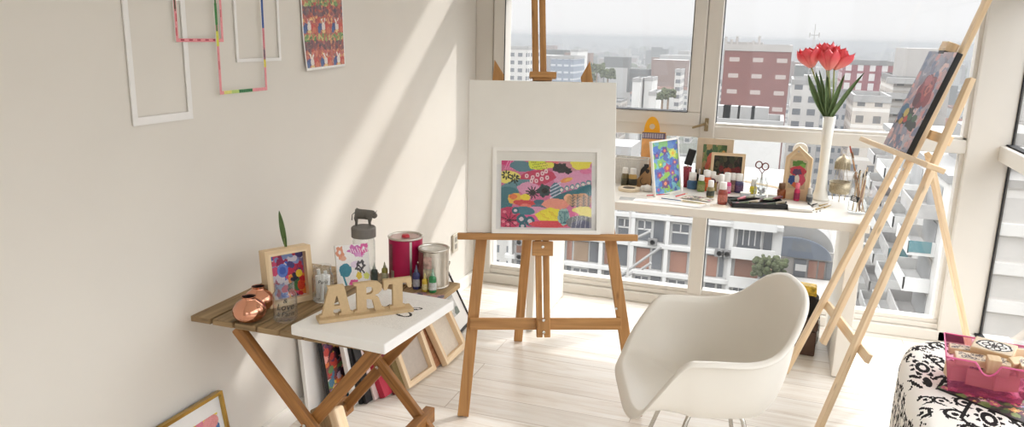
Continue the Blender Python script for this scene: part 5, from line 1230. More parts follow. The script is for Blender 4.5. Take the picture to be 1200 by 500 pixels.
tulip(971, 82, (-.03, .004), 25*k, 11*k, Vector((-.05, -.05, 0)), .0, 'closed red tulip in the front of the bouquet', [(969, 88, .005, .021), (960, 82, 0, .012)])
tulip(968, 72, (.02, .002), 22*k, 9.5*k, Vector((-.12, 0, 0)), .3, 'red tulip with the topmost head of the bouquet', [])
tulip(977, 81, (0, .008), 26*k, 10.5*k, Vector((.5, 0, 0)), .55, 'wide open red tulip leaning towards the pale easel', [(1013, 85, -.02, .017), (990, 87, -.008, .016)])
# lantern
p = DP(983, 230, 4.31); k = mpp(p); t = thing('lantern', 'small pale metal lantern with a lace domed top beside the brush jar', 'lantern', p)
M_lant = plain('aged_silver_metal', rgb(176, 164, 140), .45, metal=.6, var=.25, scale=180)
R_ = 12*k
mb = MB(); mb.lathe([(R_*.82, 9*k), (R_*.98, 11*k), (R_, 22*k), (R_*.96, 22*k), (R_*.9, 12*k), (0, 11*k)], 28, p); mb.build('bowl', M_lant, t, smooth=True)
for a in (0.5, 2.6, 4.7): MB().tube([p+Vector((R_*.6*math.cos(a), R_*.6*math.sin(a), .001)), p+Vector((R_*.75*math.cos(a), R_*.75*math.sin(a), 9.5*k))], .003, 8).build('leg', M_lant, t)
mb = MB(); mb.tube([p+Vector((R_*.99*math.cos(a), R_*.99*math.sin(a), 22.3*k)) for a in np.linspace(0, 2*PI, 28, endpoint=False)], .0022, 6, closed=True); mb.build('rim', M_lant, t, smooth=True)
for a in np.linspace(.3, .3+2*PI, 4, endpoint=False): MB().tube([p+Vector((R_*.7*math.cos(a), R_*.7*math.sin(a), 22*k)), p+Vector((R_*.55*math.cos(a), R_*.55*math.sin(a), 30*k)), p+Vector((R_*.42*math.cos(a), R_*.42*math.sin(a), 39*k))], .0012, 5).build('wire', M_lant, t)
mb = MB(); mb.lathe([(R_*.62, 38*k), (R_*.66, 40*k), (R_*.66, 46*k), (R_*.58, 49*k), (R_*.3, 52*k), (R_*.12, 53*k), (R_*.1, 55*k), (0, 55*k)], 24, p); dome_ = mb.build('dome', M_lant, t, smooth=True)
mb = MB()
for q in range(20):
    a = q*2*PI/20; mb.tube([p+Vector((R_*.67*math.cos(a), R_*.67*math.sin(a), 46*k)), p+Vector((R_*.69*math.cos(a), R_*.69*math.sin(a), 36.5*k))], .0022, 5)
mb.build('lace', M_lant, dome_)
mb = MB(); mb.tube([p+Vector((2.6*k*math.cos(a), 0, 57*k+2.6*k*math.sin(a))) for a in np.linspace(0, 2*PI, 14, endpoint=False)], .001, 5, closed=True); mb.build('ring', M_lant, t)
# jar of brushes
p = DP(1004, 250); k = mpp(p); r = 11*k; h = 50*k; t = thing('brush_jar', 'clear jar with a small black tag, crammed with brushes at the desk corner', 'jar', p)
MB().lathe([(0, .004), (r*.93, .004), (r, .012), (r, h*.72), (r*.88, h*.82), (r*.84, h), (r*.8, h), (r*.84, h*.82), (r*.95, h*.7), (r*.95, .014), (0, .010)], 28, p).build('glass', M_jar, t, smooth=True)
f_, s_ = toward(p)
Mg_ = frame_m(p+f_*(r+.002)-s_*9*k+Vector((0, 0, 17*k)), s_-Vector((0, 0, .25)), (0, 0, 1))
MB().box2((0, 0, 0), (9*k, 6.5*k, .0015), Mg_).build('tag', M_black, t); mb = MB()
for q in range(3): mb.box2((1.2*k, (1.3+q*1.7)*k, .0016), ((7-q)*k, (2.0+q*1.7)*k, .0019), Mg_)
mb.build('tag_writing', M_matte_white, t)
gb = random.Random(8); BL = [((996, 171), rgb(196, 100, 84), 'pink tipped brush, tallest in the brush jar'), ((999, 178), rgb(150, 110, 80), 'brown handled brush second tallest in the brush jar'), ((1003, 201), rgb(60, 46, 40), 'dark brush just right of the tall ones in the jar'), ((1008, 199), rgb(50, 44, 42), 'dark bristled brush leaning in the middle of the jar'), ((1012, 203), rgb(70, 56, 48), 'dark brush leaning to the easel side of the jar'), ((1016, 201), rgb(48, 42, 40), 'outermost dark brush leaning toward the pale easel'), ((1006, 206), rgb(120, 90, 66), 'short brown brush in the jar'), ((1001, 205), rgb(170, 140, 110), 'short tan brush at the front of the jar')]
for i, ((tx, ty), col, lab) in enumerate(BL):
    tip = at_y(tx, ty, p.y+gb.uniform(-.02, .02)); foot = p+Vector((gb.uniform(-.5, .5)*r, gb.uniform(-.5, .5)*r, .014)); t2 = thing('paint_brush', lab, 'brush', foot)
    foot.x = p.x+(p.x-tip.x)*.35+gb.uniform(-.3, .3)*r
    MB().tube([foot, foot+(tip-foot)*.8], .0032, 8, rs=[.002, .0036]).build('handle', plain('brush_handle_%d' % i, rgb(*[int(q) for q in ((176, 130, 92), (150, 104, 70), (120, 84, 60), (190, 150, 110))[i % 4]]), .4), t2)
    MB().tube([foot+(tip-foot)*.8, foot+(tip-foot)*.9], .0042, 8).build('ferrule', M_chrome, t2); MB().tube([foot+(tip-foot)*.9, tip], .0045, 8, rs=[.0046, .003]).build('bristle', plain('bristle_%d' % i, col, .8), t2)
for q in range(6):
    a = q*1.05+.2; foot = p+Vector((.55*r*math.cos(a), .55*r*math.sin(a), .012))
    o = MB().tube([foot, p+Vector((.5*r*math.cos(a+1.), .5*r*math.sin(a+1.), h*(.9+.04*q)))], .0022, 6).build('wooden_stick', M_ply); tag(o, 'thin pale wooden stick in the brush jar', 'stick', 'wooden sticks in the brush jar')

# ------------------------------------------------------------------ under the desk
a, b = at_z(906, 408, 0), at_z(954, 420, 0); c = at_z(972, 403, 0)
xd = Vector((b.x-a.x, b.y-a.y, 0)); W_ = .24; 
M_chest = plain('dark_brown_leather', rgb(84, 60, 46), .5, var=.12, scale=30, bump=.15, bscale=120)
b.z = 0; Mc = frame_m(b+Vector((0, .02, .002)), (-1, .06, 0), (.06, 1, 0)); t = thing('chest', 'dark brown leather chest on the floor under the desk', 'chest', b)
hc = .185
MB().box2((0, 0, 0), (.30, -.0, .0), Mc)
MX = frame_m(Vector((b.x, b.y+.02, .002)), (1, -.04, 0), (.04, 1, 0))
MB().box2((-.30, 0, 0), (0, .24, hc*.72), MX).build('body', M_chest, t, bevel=.006); lid_ = MB().box2((-.303, -.003, hc*.74), (.003, .243, hc), MX).build('lid', M_chest, t, bevel=.006)
MB().box2((-.165, -.008, hc*.58), (-.135, -.002, hc*.86), MX).build('clasp', plain('dull_brass', rgb(140, 116, 74), .4, metal=.8), lid_, bevel=.001)
t = thing('handbag', 'black bag with a yellow printed flap standing on the brown chest', 'bag', MX @ Vector((-.06, .1, hc)))
MB().prism([(-.17, 0), (.01, 0), (-.005, .10), (-.03, .118), (-.12, .118), (-.15, .10)], 0, .10, MX @ Matrix.Translation((0, .16, hc+.001)) @ Matrix.Rotation(PI/2, 4, 'X')).build('body', plain('black_cloth', rgb(36, 32, 30), .8, bump=.3), t, bevel=.008)
mb = MB(); mb.prism([(-.135, .112), (-.018, .112), (-.022, .165), (-.13, .17)], 0, .07, MX @ Matrix.Translation((0, .145, hc+.001)) @ Matrix.Rotation(PI/2, 4, 'X')); mb.build('flap', plain('yellow_print', rgb(214, 178, 60), .6, var=.5, scale=45), t, bevel=.006)
P = Paint(40, 50, (236, 232, 226)); P.blotches(26, [(40, 38, 38), (60, 56, 56)], 1.5, 5, 91); P.blotches(14, [(236, 232, 226)], 1, 3, 92)
q0 = at_z(957, 408, 0); Mq = frame_m(Vector((q0.x-.005, q0.y+.03, .002)), (.16, .98, 0), (-.05, .04, 1)); t = thing('paper_bag', 'white paper bag with a black floral print beside the brown chest', 'bag', q0)
MB().box2((0, 0, -.05), (.15, .185, 0), Mq).build('bag', M_matte_white, t, bevel=.002); paint_mesh('floral_print', P, Mq @ Matrix.Translation((.075, .0925, .0008)), .148, .183, M_print, t)
# ------------------------------------------------------------------ the pale pine easel by the corner
pt = Vector((-.18, .98, 0)).normalized(); pn = Vector((-pt.y, -(-pt.x), 0)); pn = Vector((-pt.y, pt.x, 0))
a_ = math.radians(18.5); pu = Vector((-pn.x*math.sin(a_), -pn.y*math.sin(a_), math.cos(a_))); pN = pt.cross(pu)
if pN.dot(pn) < 0: pN = -pN
F1 = at_z(920, 436, 0)
def pe(px, py):
    d = _ray(px, py); X = EYEV+d*((F1-EYEV).dot(pN)/d.dot(pN)); return (X-F1).dot(pt), (X-F1).dot(pu)
def Q(s, h, n=0.): return F1+pt*s+pu*h+pN*n
sm1, hm1 = pe(978, 388); sm2, hm2 = pe(1163, 4)
ep = thing('tripod_easel', 'pale pine easel with the floral painting beside the corner of the windows', 'easel', F1)
def pb_(name, a, b, w, d, side=None): return MB().bar(a, b, w, d, side or pt).build(name, M_pine, ep, bevel=.003)
sN1, hN1 = pe(966, 486); sN2, hN2 = pe(1138, 92)
sl0 = sN1+(sN1-sN2)*(hN1/(hN2-hN1))
lz = Q(sl0, 0); 
MID = lambda h: sm1+(sm2-sm1)*(h-hm1)/(hm2-hm1)
pb_('leg', Q(sl0, .006), Q(sN2, hN2), .046, .022)
sF2 = 2*MID(hN2)-sN2
pb_('leg', Q(0, .006), Q(sF2, hN2), .046, .022)
pb_('mast', Q(MID(.30), .30, .024), Q(MID(1.95), 1.95, .024), .046, .022)
st0, ht0 = pe(1030, 167); st1, ht1 = pe(1115, 200)
tc0 = Q(st0, ht0-.012, .055); tc1 = Q(st1, ht1-.012, .055)
pb_('tray', tc0, tc1, .075, .022, pN)
s3, h3 = pe(964, 355); s4, h4 = pe(1012, 418)
pb_('cross_bar', Q(s3, h3, -.022), Q(s4, h4, -.022), .04, .02, pu)
s5, h5 = pe(1088, 128)
pb_('upper_bar', Q(MID(1.30)-.16, 1.30, -.022), Q(MID(1.30)+.16, 1.30, -.022), .04, .02, pu)
topq = Q(MID(1.22), 1.22, -.035)
rl = at_y(1128, 372, 4.22); rl0 = topq+(rl-topq)*(topq.z/(topq.z-rl.z)); rl0.z = .004
pb_('rear_leg', Vector(rl0), topq, .042, .022)
sc, hc_ = pe(1123, 66)
q = MB(); q.bar(Q(sc-.035, hc_+.02, .05), Q(sc+.035, hc_+.02, .05), .04, .05, pu); q.build('top_clamp', M_pine, ep, bevel=.003)
MB().bar(Q(sc-.03, hc_-.004, .055), Q(sc+.03, hc_-.004, .055), .02, .034, pu).build('clamp_pad', M_black, ep, bevel=.002)
for ss, hh_ in ((MID(ht0-.06), ht0-.06),): MB().lathe([(0, 0), (.008, 0), (.007, .006), (0, .007)], 12, M=frame_m(Q(ss, hh_, .036), pt, pu)).build('bolt', M_chrome, ep)
# floral painting
sa, ha = pe(1081, 188); sb, hb2 = pe(1052, 175); st_, htop = pe(1139, 70); su_, hu_ = pe(1107, 66)
s_lo, s_hi = min(sa, st_)+.004, max(sb, su_)-.004
hcan = (htop+hu_)/2-(ha+hb2)/2
Mcv = frame_m(Q(s_hi, (ha+hb2)/2+.003, .046), -pt, pu)
if Mcv.col[2].to_3d().dot(pN) < 0: pass
WC = s_hi-s_lo; fpn = thing('painting', 'floral canvas of dark red roses on the pale pine easel', 'painting', Mcv.translation)
zsgn = 1 if Mcv.col[2].to_3d().dot(pN) > 0 else -1
MB().box2((0, 0, 0), (WC, hcan, zsgn*.024), Mcv).build('stretcher', M_black, fpn, bevel=.002)
P = Paint(70, 110, (126, 128, 150))
P.blotches(150, [(150, 150, 172), (120, 128, 156), (176, 150, 160), (200, 160, 162), (110, 112, 130), (190, 186, 196)], 3, 8, 14, .8, None, 1.5)
P.blotches(46, [(214, 160, 156), (206, 140, 140), (226, 190, 186)], 2, 4, 15, .9, None, 1.8)
P.blotches(16, [(90, 110, 150), (80, 100, 140)], 3, 6, 16, .7, None, 1.6)
P.ell(40, 44, 19, 19, (120, 36, 52), 0, 1, None, .12); P.ell(42, 42, 13, 13, (164, 60, 70), 0, 1, None, .15); P.ell(44, 40, 8, 8, (110, 30, 48)); P.ell(46, 42, 6, 7, (196, 104, 90), 0, 1, None, .2); P.ell(46, 42, 3, 3, (140, 40, 50)); P.ell(30, 54, 8, 8, (90, 28, 44)); P.ell(54, 52, 7, 9, (140, 50, 60)); P.ell(36, 32, 8, 6, (180, 90, 96))
P.ell(22, 74, 18, 9, (40, 48, 44), -.3, 1, None, .2); P.ell(44, 80, 16, 7, (44, 52, 44), .2, 1, None, .2); P.ell(12, 66, 9, 6, (60, 110, 150)); P.ell(20, 70, 6, 5, (206, 180, 80)); P.ell(26, 77, 5, 4, (196, 60, 50)); P.ell(34, 74, 5, 4, (60, 110, 70)); P.ell(16, 80, 5, 4, (200, 150, 60)); P.ell(48, 74, 6, 4, (66, 100, 70)); P.ell(8, 76, 5, 4, (50, 80, 130))
Mpp = frame_m(Q(s_lo+WC/2, (ha+hb2)/2+.003+hcan/2, .046+.0248), -pt, pu)
paint_mesh('painting_surface', P, Mpp, WC-.003, hcan-.003, M_paint, fpn)

# ------------------------------------------------------------------ ottoman under a damask cover
OZ = .45; oc = Vector((.805, 2.68, 0)); ohx, ohy, orr = .285, .61, .20
def damask(u, v):
    """u, v in metres: True where the cloth is black"""
    pu_, pv_ = .29, .36
    j = math.floor(v/pv_); uu = u+(.5*pu_ if j % 2 else 0)
    x = (uu/pu_) % 1-.5; y = (v/pv_) % 1-.5; x = abs(x)
    d = False
    r = math.hypot(x/.13, (y-.06)/.22)
    petal = abs(math.sin(4*math.atan2(y-.06, x+1e-6)))
    d |= r < .55+.55*petal and r > .28 and not (.62 < r < .74)
    d |= math.hypot(x/.05, (y+.3)/.12) < 1
    for cx, cy, ra in ((.2, -.22, .13), (.33, .05, .12), (.18, .34, .11), (.40, -.38, .10), (.42, .30, .09)):
        q = math.hypot(x-cx, (y-cy)*1.1); an = math.atan2(y-cy, x-cx)
        d |= (ra*.62 < q < ra) and an > -1.6 or q < ra*.32
        d |= (q < ra*1.25 and math.sin(an*5+q*40) > .72 and q > ra*.9)
    d |= abs(x-.28*(1-abs(y)*1.6)) < .022 and abs(y) < .45
    return d
NS = 420; per = []
def outline(a):
    c, s = math.cos(a), math.sin(a); n = 3.6
    r = (abs(c/ohx)**n+abs(s/ohy)**n)**(-1/n); return r*c, r*s
ang = np.linspace(0, 2*PI, NS, endpoint=False); pts2 = [outline(a) for a in ang]; cum = [0]
for i in range(1, NS+1): cum.append(cum[-1]+math.dist(pts2[i-1], pts2[i % NS]))
orot = Matrix.Rotation(math.radians(-2), 3, 'Z')
prof_o = []   # (scale inset, z, path length)
for k in range(80): prof_o.append((1., .01+(OZ-.075)*k/79, 0))
for k in range(1, 17):
    a = k/16*PI/2; prof_o.append((('in', .065*(1-math.cos(a))), OZ-.065+.065*math.sin(a), 0))
for k in range(1, 111): prof_o.append((('sc', 1-k/110), OZ+.006*(k/110)**.5, 0))
V, Fq, Cc = [], [], []
rows = []
for (sc_, z, _) in prof_o:
    row = []
    for i in range(NS):
        x, y = pts2[i]; L = math.hypot(x, y)
        if isinstance(sc_, tuple):
            if sc_[0] == 'in': f0 = (L-sc_[1])/L
            else: f0 = max(.002, sc_[1])*(L-.065)/L
            x, y = x*f0, y*f0
        else:
            bulge = 1+.012*math.sin(z/OZ*PI); x, y = x*bulge, y*bulge
        if z < OZ-.02: # soft folds of the hanging cloth
            w_ = 1+.006*math.sin(cum[i]*42)*(1-z/OZ); x, y = x*w_, y*w_
        vv = orot @ Vector((x, y, 0)); row.append(len(V)); V.append((oc.x+vv.x, oc.y+vv.y, z))
    rows.append(row)
BLK, WHT = rgb(38, 36, 36), rgb(238, 234, 228)
for j in range(len(rows)-1):
    for i in range(NS):
        k = (i+1) % NS; f = (rows[j][i], rows[j][k], rows[j+1][k], rows[j+1][i]); Fq.append(f)
        x = sum(V[q][0] for q in f)/4-oc.x; y = sum(V[q][1] for q in f)/4-oc.y; z = sum(V[q][2] for q in f)/4
        lc = orot.transposed() @ Vector((x, y, 0))
        if j < 88: b_ = damask(cum[i], z+.3)
        else: b_ = damask(lc.x+5, lc.y+5)
        Cc.append(BLK if b_ else WHT)
me = bpy.data.meshes.new('cover'); me.from_pydata(V, [], Fq)
ca = me.color_attributes.new('Col', 'FLOAT_COLOR', 'CORNER'); ca.data.foreach_set('color', np.repeat(np.array([(*c, 1) for c in Cc], np.float32), 4, axis=0).ravel())
for f in me.polygons: f.use_smooth = True
ot = thing('ottoman', 'big rounded ottoman under a white cloth with black damask print', 'ottoman', oc)
link(me, 'cover', printed('damask_cloth', .85, .1), ot)
for sx_, sy_ in ((-1, -1), (1, -1), (1, 1), (-1, 1)):
    vv = orot @ Vector((sx_*ohx*.75, sy_*ohy*.75, 0)); MB().lathe([(0, 0), (.02, 0), (.025, .03), (0, .03)], 12, (oc.x+vv.x, oc.y+vv.y, 0)).build('foot', M_black, ot)

# pink basket of wooden stamps
bl0 = at_z(1111, 457, OZ+.012); br0 = at_z(1196, 474, OZ+.012)
bx_ = Vector((br0.x-bl0.x, br0.y-bl0.y, 0)); BWd = bx_.length; bx_.normalize(); by_ = Vector((-bx_.y, bx_.x, 0)); BDp = .20; BH = .125; FL = .022
M_pinkp = clear('pink_plastic', rgb(251, 226, 237), .6, .2, .17, rgb(220, 120, 160))
M_pinkr = plain('pink_rim', rgb(228, 110, 158), .35)
pk0 = Vector((bl0.x, bl0.y, OZ+.012))
pbk = thing('plastic_basket', 'see-through pink plastic basket of wooden stamps on the ottoman', 'basket', pk0)
def B(x, y, z):  # tapered box coordinates 0..1
    ox = (x-.5)*2*FL*z; oy = (y-.5)*2*FL*z; return pk0+bx_*(x*BWd+ox)+by_*(y*BDp+oy)+Vector((0, 0, z*BH))
def panel(c, nm, mat): 
    mb = MB(); v = [mb.bm.verts.new(q) for q in c]; mb._face(v, [(0, 0), (1, 0), (1, 1), (0, 1)]); return mb.build(nm, mat, pbk, solid=.002)
# front with a curved hand hole
hw0, hw1 = .36, .62
mb = MB(); nfx = 24
def ftop(x): 
    t = (x-hw0)/(hw1-hw0); return 1. if t < 0 or t > 1 else 1-.34*math.sin(PI*t)**.6
low = [mb.bm.verts.new(B(i/nfx, 0, 0)) for i in range(nfx+1)]; hi_ = [mb.bm.verts.new(B(i/nfx, 0, ftop(i/nfx))) for i in range(nfx+1)]
for i in range(nfx): mb._face([low[i], low[i+1], hi_[i+1], hi_[i]])
mb.build('side', M_pinkp, pbk, solid=.002)
panel([B(0, 1, 0), B(0, 0, 0), B(0, 0, 1), B(0, 1, 1)], 'side', M_pinkp); panel([B(1, 0, 0), B(1, 1, 0), B(1, 1, 1), B(1, 0, 1)], 'side', M_pinkp); panel([B(1, 1, 0), B(0, 1, 0), B(0, 1, 1), B(1, 1, 1)], 'side', M_pinkp); panel([B(0, 0, 0), B(1, 0, 0), B(1, 1, 0), B(0, 1, 0)], 'base', M_pinkp)
mb = MB(); mb.tube([B(i/nfx, 0, ftop(i/nfx)) for i in range(nfx+1)]+[B(1, 1, 1), B(0, 1, 1)], .0032, 8, closed=True); mb.build('rim', M_pinkr, pbk, smooth=True)
# stamps
M_rub = plain('stamp_print', rgb(70, 60, 60), .7)
def stamp(x, y, z, sx, sy, sz, rz, rx, label, motif=0):
    c = B(x, y, z); M = Matrix.Translation(c) @ Matrix.Rotation(math.atan2(bx_.y, bx_.x)+rz, 4, 'Z') @ Matrix.Rotation(rx, 4, 'X')
    t = thing('rubber_stamp', label, 'stamp', c, 'wooden stamps in the pink basket'); blk_ = MB().box((0, 0, 0), (sx, sy, sz), M).build('block', M_ply, t, bevel=.0025)
    if motif:
        P = Paint(44, 32, (226, 206, 180)); g_ = random.Random(motif)
        if motif == 1:
            P.ell(22, 16, 20, 13, (236, 230, 224)); P.ell(22, 16, 20, 13, (50, 46, 46), 0, 1, .86, .06)
            for q in range(6): P.ell(22+9*math.cos(q*1.05), 16+7*math.sin(q*1.05), 5, 4, (50, 46, 46), q, 1, .62); P.ell(22, 16, 3, 3, (60, 50, 50))
        else:
            for q in range(16): P.ell(g_.uniform(4, 40), g_.uniform(4, 28), g_.uniform(2, 5), g_.uniform(2, 4), (90, 76, 84), g_.random()*3, 1, .5)
            for q in range(6): P.line([(g_.uniform(2, 40), g_.uniform(2, 30)), (g_.uniform(2, 40), g_.uniform(2, 30))], 1.3, (100, 84, 90))
        paint_mesh('picture', P, M @ Matrix.Translation((0, 0, sz/2+.0008)), sx*.94, sy*.92, M_print, blk_)
    return t
stamp(.22, .70, .78, .085, .05, .022, .0, 0, 'wooden stamp printed with fine lace lying at the far corner of the basket', 3)
stamp(.30, .34, .80, .095, .060, .024, .06, .06, 'wooden stamp with a scroll print at the near corner of the basket', 5)
stamp(.58, .62, 1.02, .125, .085, .026, -.25, .18, 'big wooden stamp with a white flower print on top of the pile', 1)
stamp(.555, .2, .88, .040, .042, .05, .1, .1, 'small cube stamp standing above the hand hole')
stamp(.66, .24, .80, .05, .045, .05, -.1, .2, 'plain wooden stamp leaning beside the cube stamp', 7)
stamp(.80, .32, .88, .055, .03, .055, .7, .5, 'tilted plain wooden stamp at the window side of the pile')
stamp(.92, .30, .86, .04, .05, .05, .2, .3, 'upright wooden stamp in the near window side corner', 9)
stamp(.88, .70, .90, .05, .04, .05, .4, -.3, 'reddish stamp upright in the far window side corner')
stamp(.2, .5, .3, .09, .06, .05, .3, 0, 'buried wooden stamp seen through the pink wall near its corner')
stamp(.45, .4, .35, .08, .07, .06, -.1, 0, 'buried wooden stamp seen through the front wall in the middle', 11)
stamp(.74, .4, .35, .08, .06, .06, .4, 0, 'buried wooden stamp seen through the front wall, window side')
# flowered pouch under the basket
c0 = at_z(1126, 461, OZ+.008); c1 = at_z(1203, 492, OZ+.008)
P = Paint(80, 40, (56, 48, 52)); P.blotches(40, [(96, 120, 60), (60, 90, 60), (120, 140, 80)], 2, 5, 102)
for q in range(26):
    g_ = random.Random(q+200); x, y = g_.uniform(2, 78), g_.uniform(2, 38); cc = g_.choice([(196, 90, 120), (150, 70, 110), (120, 150, 190), (206, 150, 90), (226, 190, 200), (110, 50, 70)]); P.ell(x, y, 4.5, 4, cc, 0, 1, None, .25); P.ell(x, y, 1.6, 1.4, (230, 200, 120))
Mpo = frame_m(Vector(((c0.x+c1.x)/2+.02, (c0.y+c1.y)/2+.055, OZ+.007)), (c1.x-c0.x, c1.y-c0.y, 0), (0, 1, 0))
t = thing('zip_pouch', 'flat flower printed pouch lying under the pink basket', 'pouch', Mpo.translation)
MB().box((0, 0, -.001), (.30, .17, .007), Mpo).build('cloth', M_black, t, bevel=.003); paint_mesh('flower_print', P, Mpo @ Matrix.Translation((0, 0, .0032)), .295, .165, M_print, t)
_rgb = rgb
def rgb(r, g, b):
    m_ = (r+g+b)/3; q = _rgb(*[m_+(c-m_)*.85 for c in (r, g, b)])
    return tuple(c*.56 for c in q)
# ------------------------------------------------------------------ the city outside, seen from a high floor
GZ = -42.
hz = MB().box2((-2600, 14, GZ-3), (2600, 5200, 5))
hzo = hz.build('haze', None)
vm = bpy.data.materials.new('city_haze'); vm.use_nodes = True; nt = vm.node_tree; nt.nodes.remove(nt.nodes['Principled BSDF'])
vsn = N(nt, 'ShaderNodeVolumeScatter'); vsn.inputs['Color'].default_value = (.95, .975, 1., 1); vsn.inputs['Density'].default_value = .00036
vab = N(nt, 'ShaderNodeVolumeAbsorption'); vab.inputs['Color'].default_value = (0, 0, 0, 1); vab.inputs['Density'].default_value = .00066
vad = N(nt, 'ShaderNodeAddShader'); nt.links.new(vsn.outputs[0], vad.inputs[0]); nt.links.new(vab.outputs[0], vad.inputs[1])
nt.links.new(vad.outputs[0], nt.nodes['Material Output'].inputs['Volume']); vm.cycles.homogeneous_volume = True
hzo.data.materials.append(vm); tag(hzo, 'pale haze lying over the city beyond the window', 'haze', kind='stuff')

def ground_mat():
    mt, nt, bs = _new('city_ground'); bs.inputs['Roughness'].default_value = .9; bs.inputs['Specular IOR Level'].default_value = .1
    tc = N(nt, 'ShaderNodeTexCoord'); vo = N(nt, 'ShaderNodeTexVoronoi'); vo.inputs['Scale'].default_value = .03; nt.links.new(tc.outputs['Object'], vo.inputs['Vector'])
    rp = N(nt, 'ShaderNodeValToRGB'); e = rp.color_ramp.elements
    e[0].color = (*rgb(110, 116, 100), 1); e[1].color = (*rgb(170, 166, 158), 1)
    sp = N(nt, 'ShaderNodeSeparateColor'); nt.links.new(vo.outputs['Color'], sp.inputs[0]); nt.links.new(sp.outputs[0], rp.inputs['Fac'])
    nt.links.new(rp.outputs['Color'], bs.inputs['Base Color']); return mt
struct(MB().box2((-5000, 8, GZ-2), (5000, 9000, GZ)).build('ground', ground_mat()))

CW = rgb(226, 224, 220)
def bld(name, label, x0, x1, y0, y1, z1, mat, roofcol, group=None, par=.9, z0=None):
    """body with a parapet roof; facades carry their window grid"""
    z0 = GZ if z0 is None else z0
    cx, cy_ = (x0+x1)/2, (y0+y1)/2
    t = thing(name, label, 'building', (cx, cy_, z0), group)
    mb = MB(); H = z1-z0
    for (ax, ay), (bx, by) in (((x0, y0), (x1, y0)), ((x1, y0), (x1, y1)), ((x1, y1), (x0, y1)), ((x0, y1), (x0, y0))):
        L = math.hypot(bx-ax, by-ay); k = random.random()*.3
        vs_ = [mb.bm.verts.new(c) for c in ((ax, ay, z0), (bx, by, z0), (bx, by, z1), (ax, ay, z1))]
        mb._face(vs_, [(k, 0), (k+L, 0), (k+L, H), (k, H)])
    mb.build('body', mat, t)
    r = MB(); w = .35
    r.box2((x0, y0, z1-.3), (x1, y1, z1))
    for a, b in (((x0-.1, y0-.1), (x1+.1, y0+w)), ((x0-.1, y1-w), (x1+.1, y1+.1)), ((x0-.1, y0), (x0+w, y1)), ((x1-w, y0), (x1+.1, y1))):
        r.box2((a[0], a[1], z1-.3), (b[0], b[1], z1+par))
    r.build('roof', roofcol, t)
    return t
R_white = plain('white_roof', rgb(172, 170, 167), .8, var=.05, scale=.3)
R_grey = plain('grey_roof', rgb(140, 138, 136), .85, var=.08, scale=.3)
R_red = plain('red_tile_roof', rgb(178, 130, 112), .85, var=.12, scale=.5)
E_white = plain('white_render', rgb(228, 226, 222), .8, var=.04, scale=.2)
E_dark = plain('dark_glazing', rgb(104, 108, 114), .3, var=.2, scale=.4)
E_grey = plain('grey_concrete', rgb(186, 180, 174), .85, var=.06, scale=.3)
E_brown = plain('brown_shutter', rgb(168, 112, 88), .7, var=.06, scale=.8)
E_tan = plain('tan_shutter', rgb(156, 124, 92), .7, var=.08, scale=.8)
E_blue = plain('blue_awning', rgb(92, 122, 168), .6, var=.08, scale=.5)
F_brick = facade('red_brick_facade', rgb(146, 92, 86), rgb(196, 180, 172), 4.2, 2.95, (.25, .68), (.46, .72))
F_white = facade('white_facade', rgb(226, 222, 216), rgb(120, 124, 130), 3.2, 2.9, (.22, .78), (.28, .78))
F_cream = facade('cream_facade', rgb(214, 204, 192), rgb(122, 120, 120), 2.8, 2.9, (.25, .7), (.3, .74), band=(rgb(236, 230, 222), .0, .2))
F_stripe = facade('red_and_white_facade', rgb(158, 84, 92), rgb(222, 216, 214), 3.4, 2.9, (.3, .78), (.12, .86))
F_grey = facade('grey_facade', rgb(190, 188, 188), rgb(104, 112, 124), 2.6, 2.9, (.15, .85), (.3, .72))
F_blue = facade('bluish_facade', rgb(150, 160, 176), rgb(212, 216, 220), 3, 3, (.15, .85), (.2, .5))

def bx(pxa, pxb, Y, py=200): return at_y(pxa, py, Y).x, at_y(pxb, py, Y).x
def zt(px, py, Y): return at_y(px, py, Y).z

# --- the shuttered block across the street
YA = 76.; xa0, xa1 = bx(596, 916, YA, 290)
ztop = zt(800, 222, YA)
ba = thing('apartment_block', 'white gridded apartment block with brown shutters seen below the desk', 'building', ((xa0+xa1)/2, YA, GZ))
MB().box2((xa0, YA, GZ), (xa1, YA+14, ztop)).build('body', E_white, ba)
rb = MB(); rb.box2((xa0-.3, YA-.6, ztop), (xa1+.3, YA+14.3, ztop+.5)); rb.box2((xa0+6, YA+5, ztop+.5), (xa0+12, YA+11, ztop+3.2)); rb.build('roof', R_white, ba)
FH = 2.95
# floor lines: shutters row of the photo has its sill at py 319
zref = zt(790, 319, YA)
for k in range(-5, 4):
    z = zref+k*FH
    if z+FH > ztop+.2: continue
    MB().box2((xa0-.2, YA-.75, z-.42), (xa1, YA, z+.05)).build('floor_slab', E_white, ba, bevel=.05)
cols = [(605, 613), (664, 671), (672, 690), (690, 703), (708, 716), (722, 738), (745, 762), (763, 777), (785, 806), (828, 842), (842, 850)]
for k in range(-4, 4):
    z = zref+k*FH
    if z+FH > ztop+.2: continue
    for ci, (pa, pb) in enumerate(cols):
        a, b = bx(pa, pb, YA, 300)
        even = (k % 2 == 0)
        if ci in (3, 5, 7, 10) or not even:
            w = MB(); w.box2((a+.1, YA-.12, z+.15), (b-.1, YA-.02, z+2.3)).build('window', E_dark, ba)
            if not even and b-a > 1.4:
                f = MB(); f.box2((a+.05, YA-.2, z+1.25), (b-.05, YA-.1, z+1.4)); f.box2(((a+b)/2-.06, YA-.2, z+1.3), ((a+b)/2+.06, YA-.1, z+2.3)); f.box2((a+.05, YA-.2, z+2.2), (b-.05, YA-.1, z+2.35)); f.build('window_frame', E_white, ba)
        else:
            MB().box2((a+.06, YA-.18, z+.1), (b-.06, YA-.04, z+2.25)).build('shutter', E_brown if ci not in (2,) else E_tan, ba)
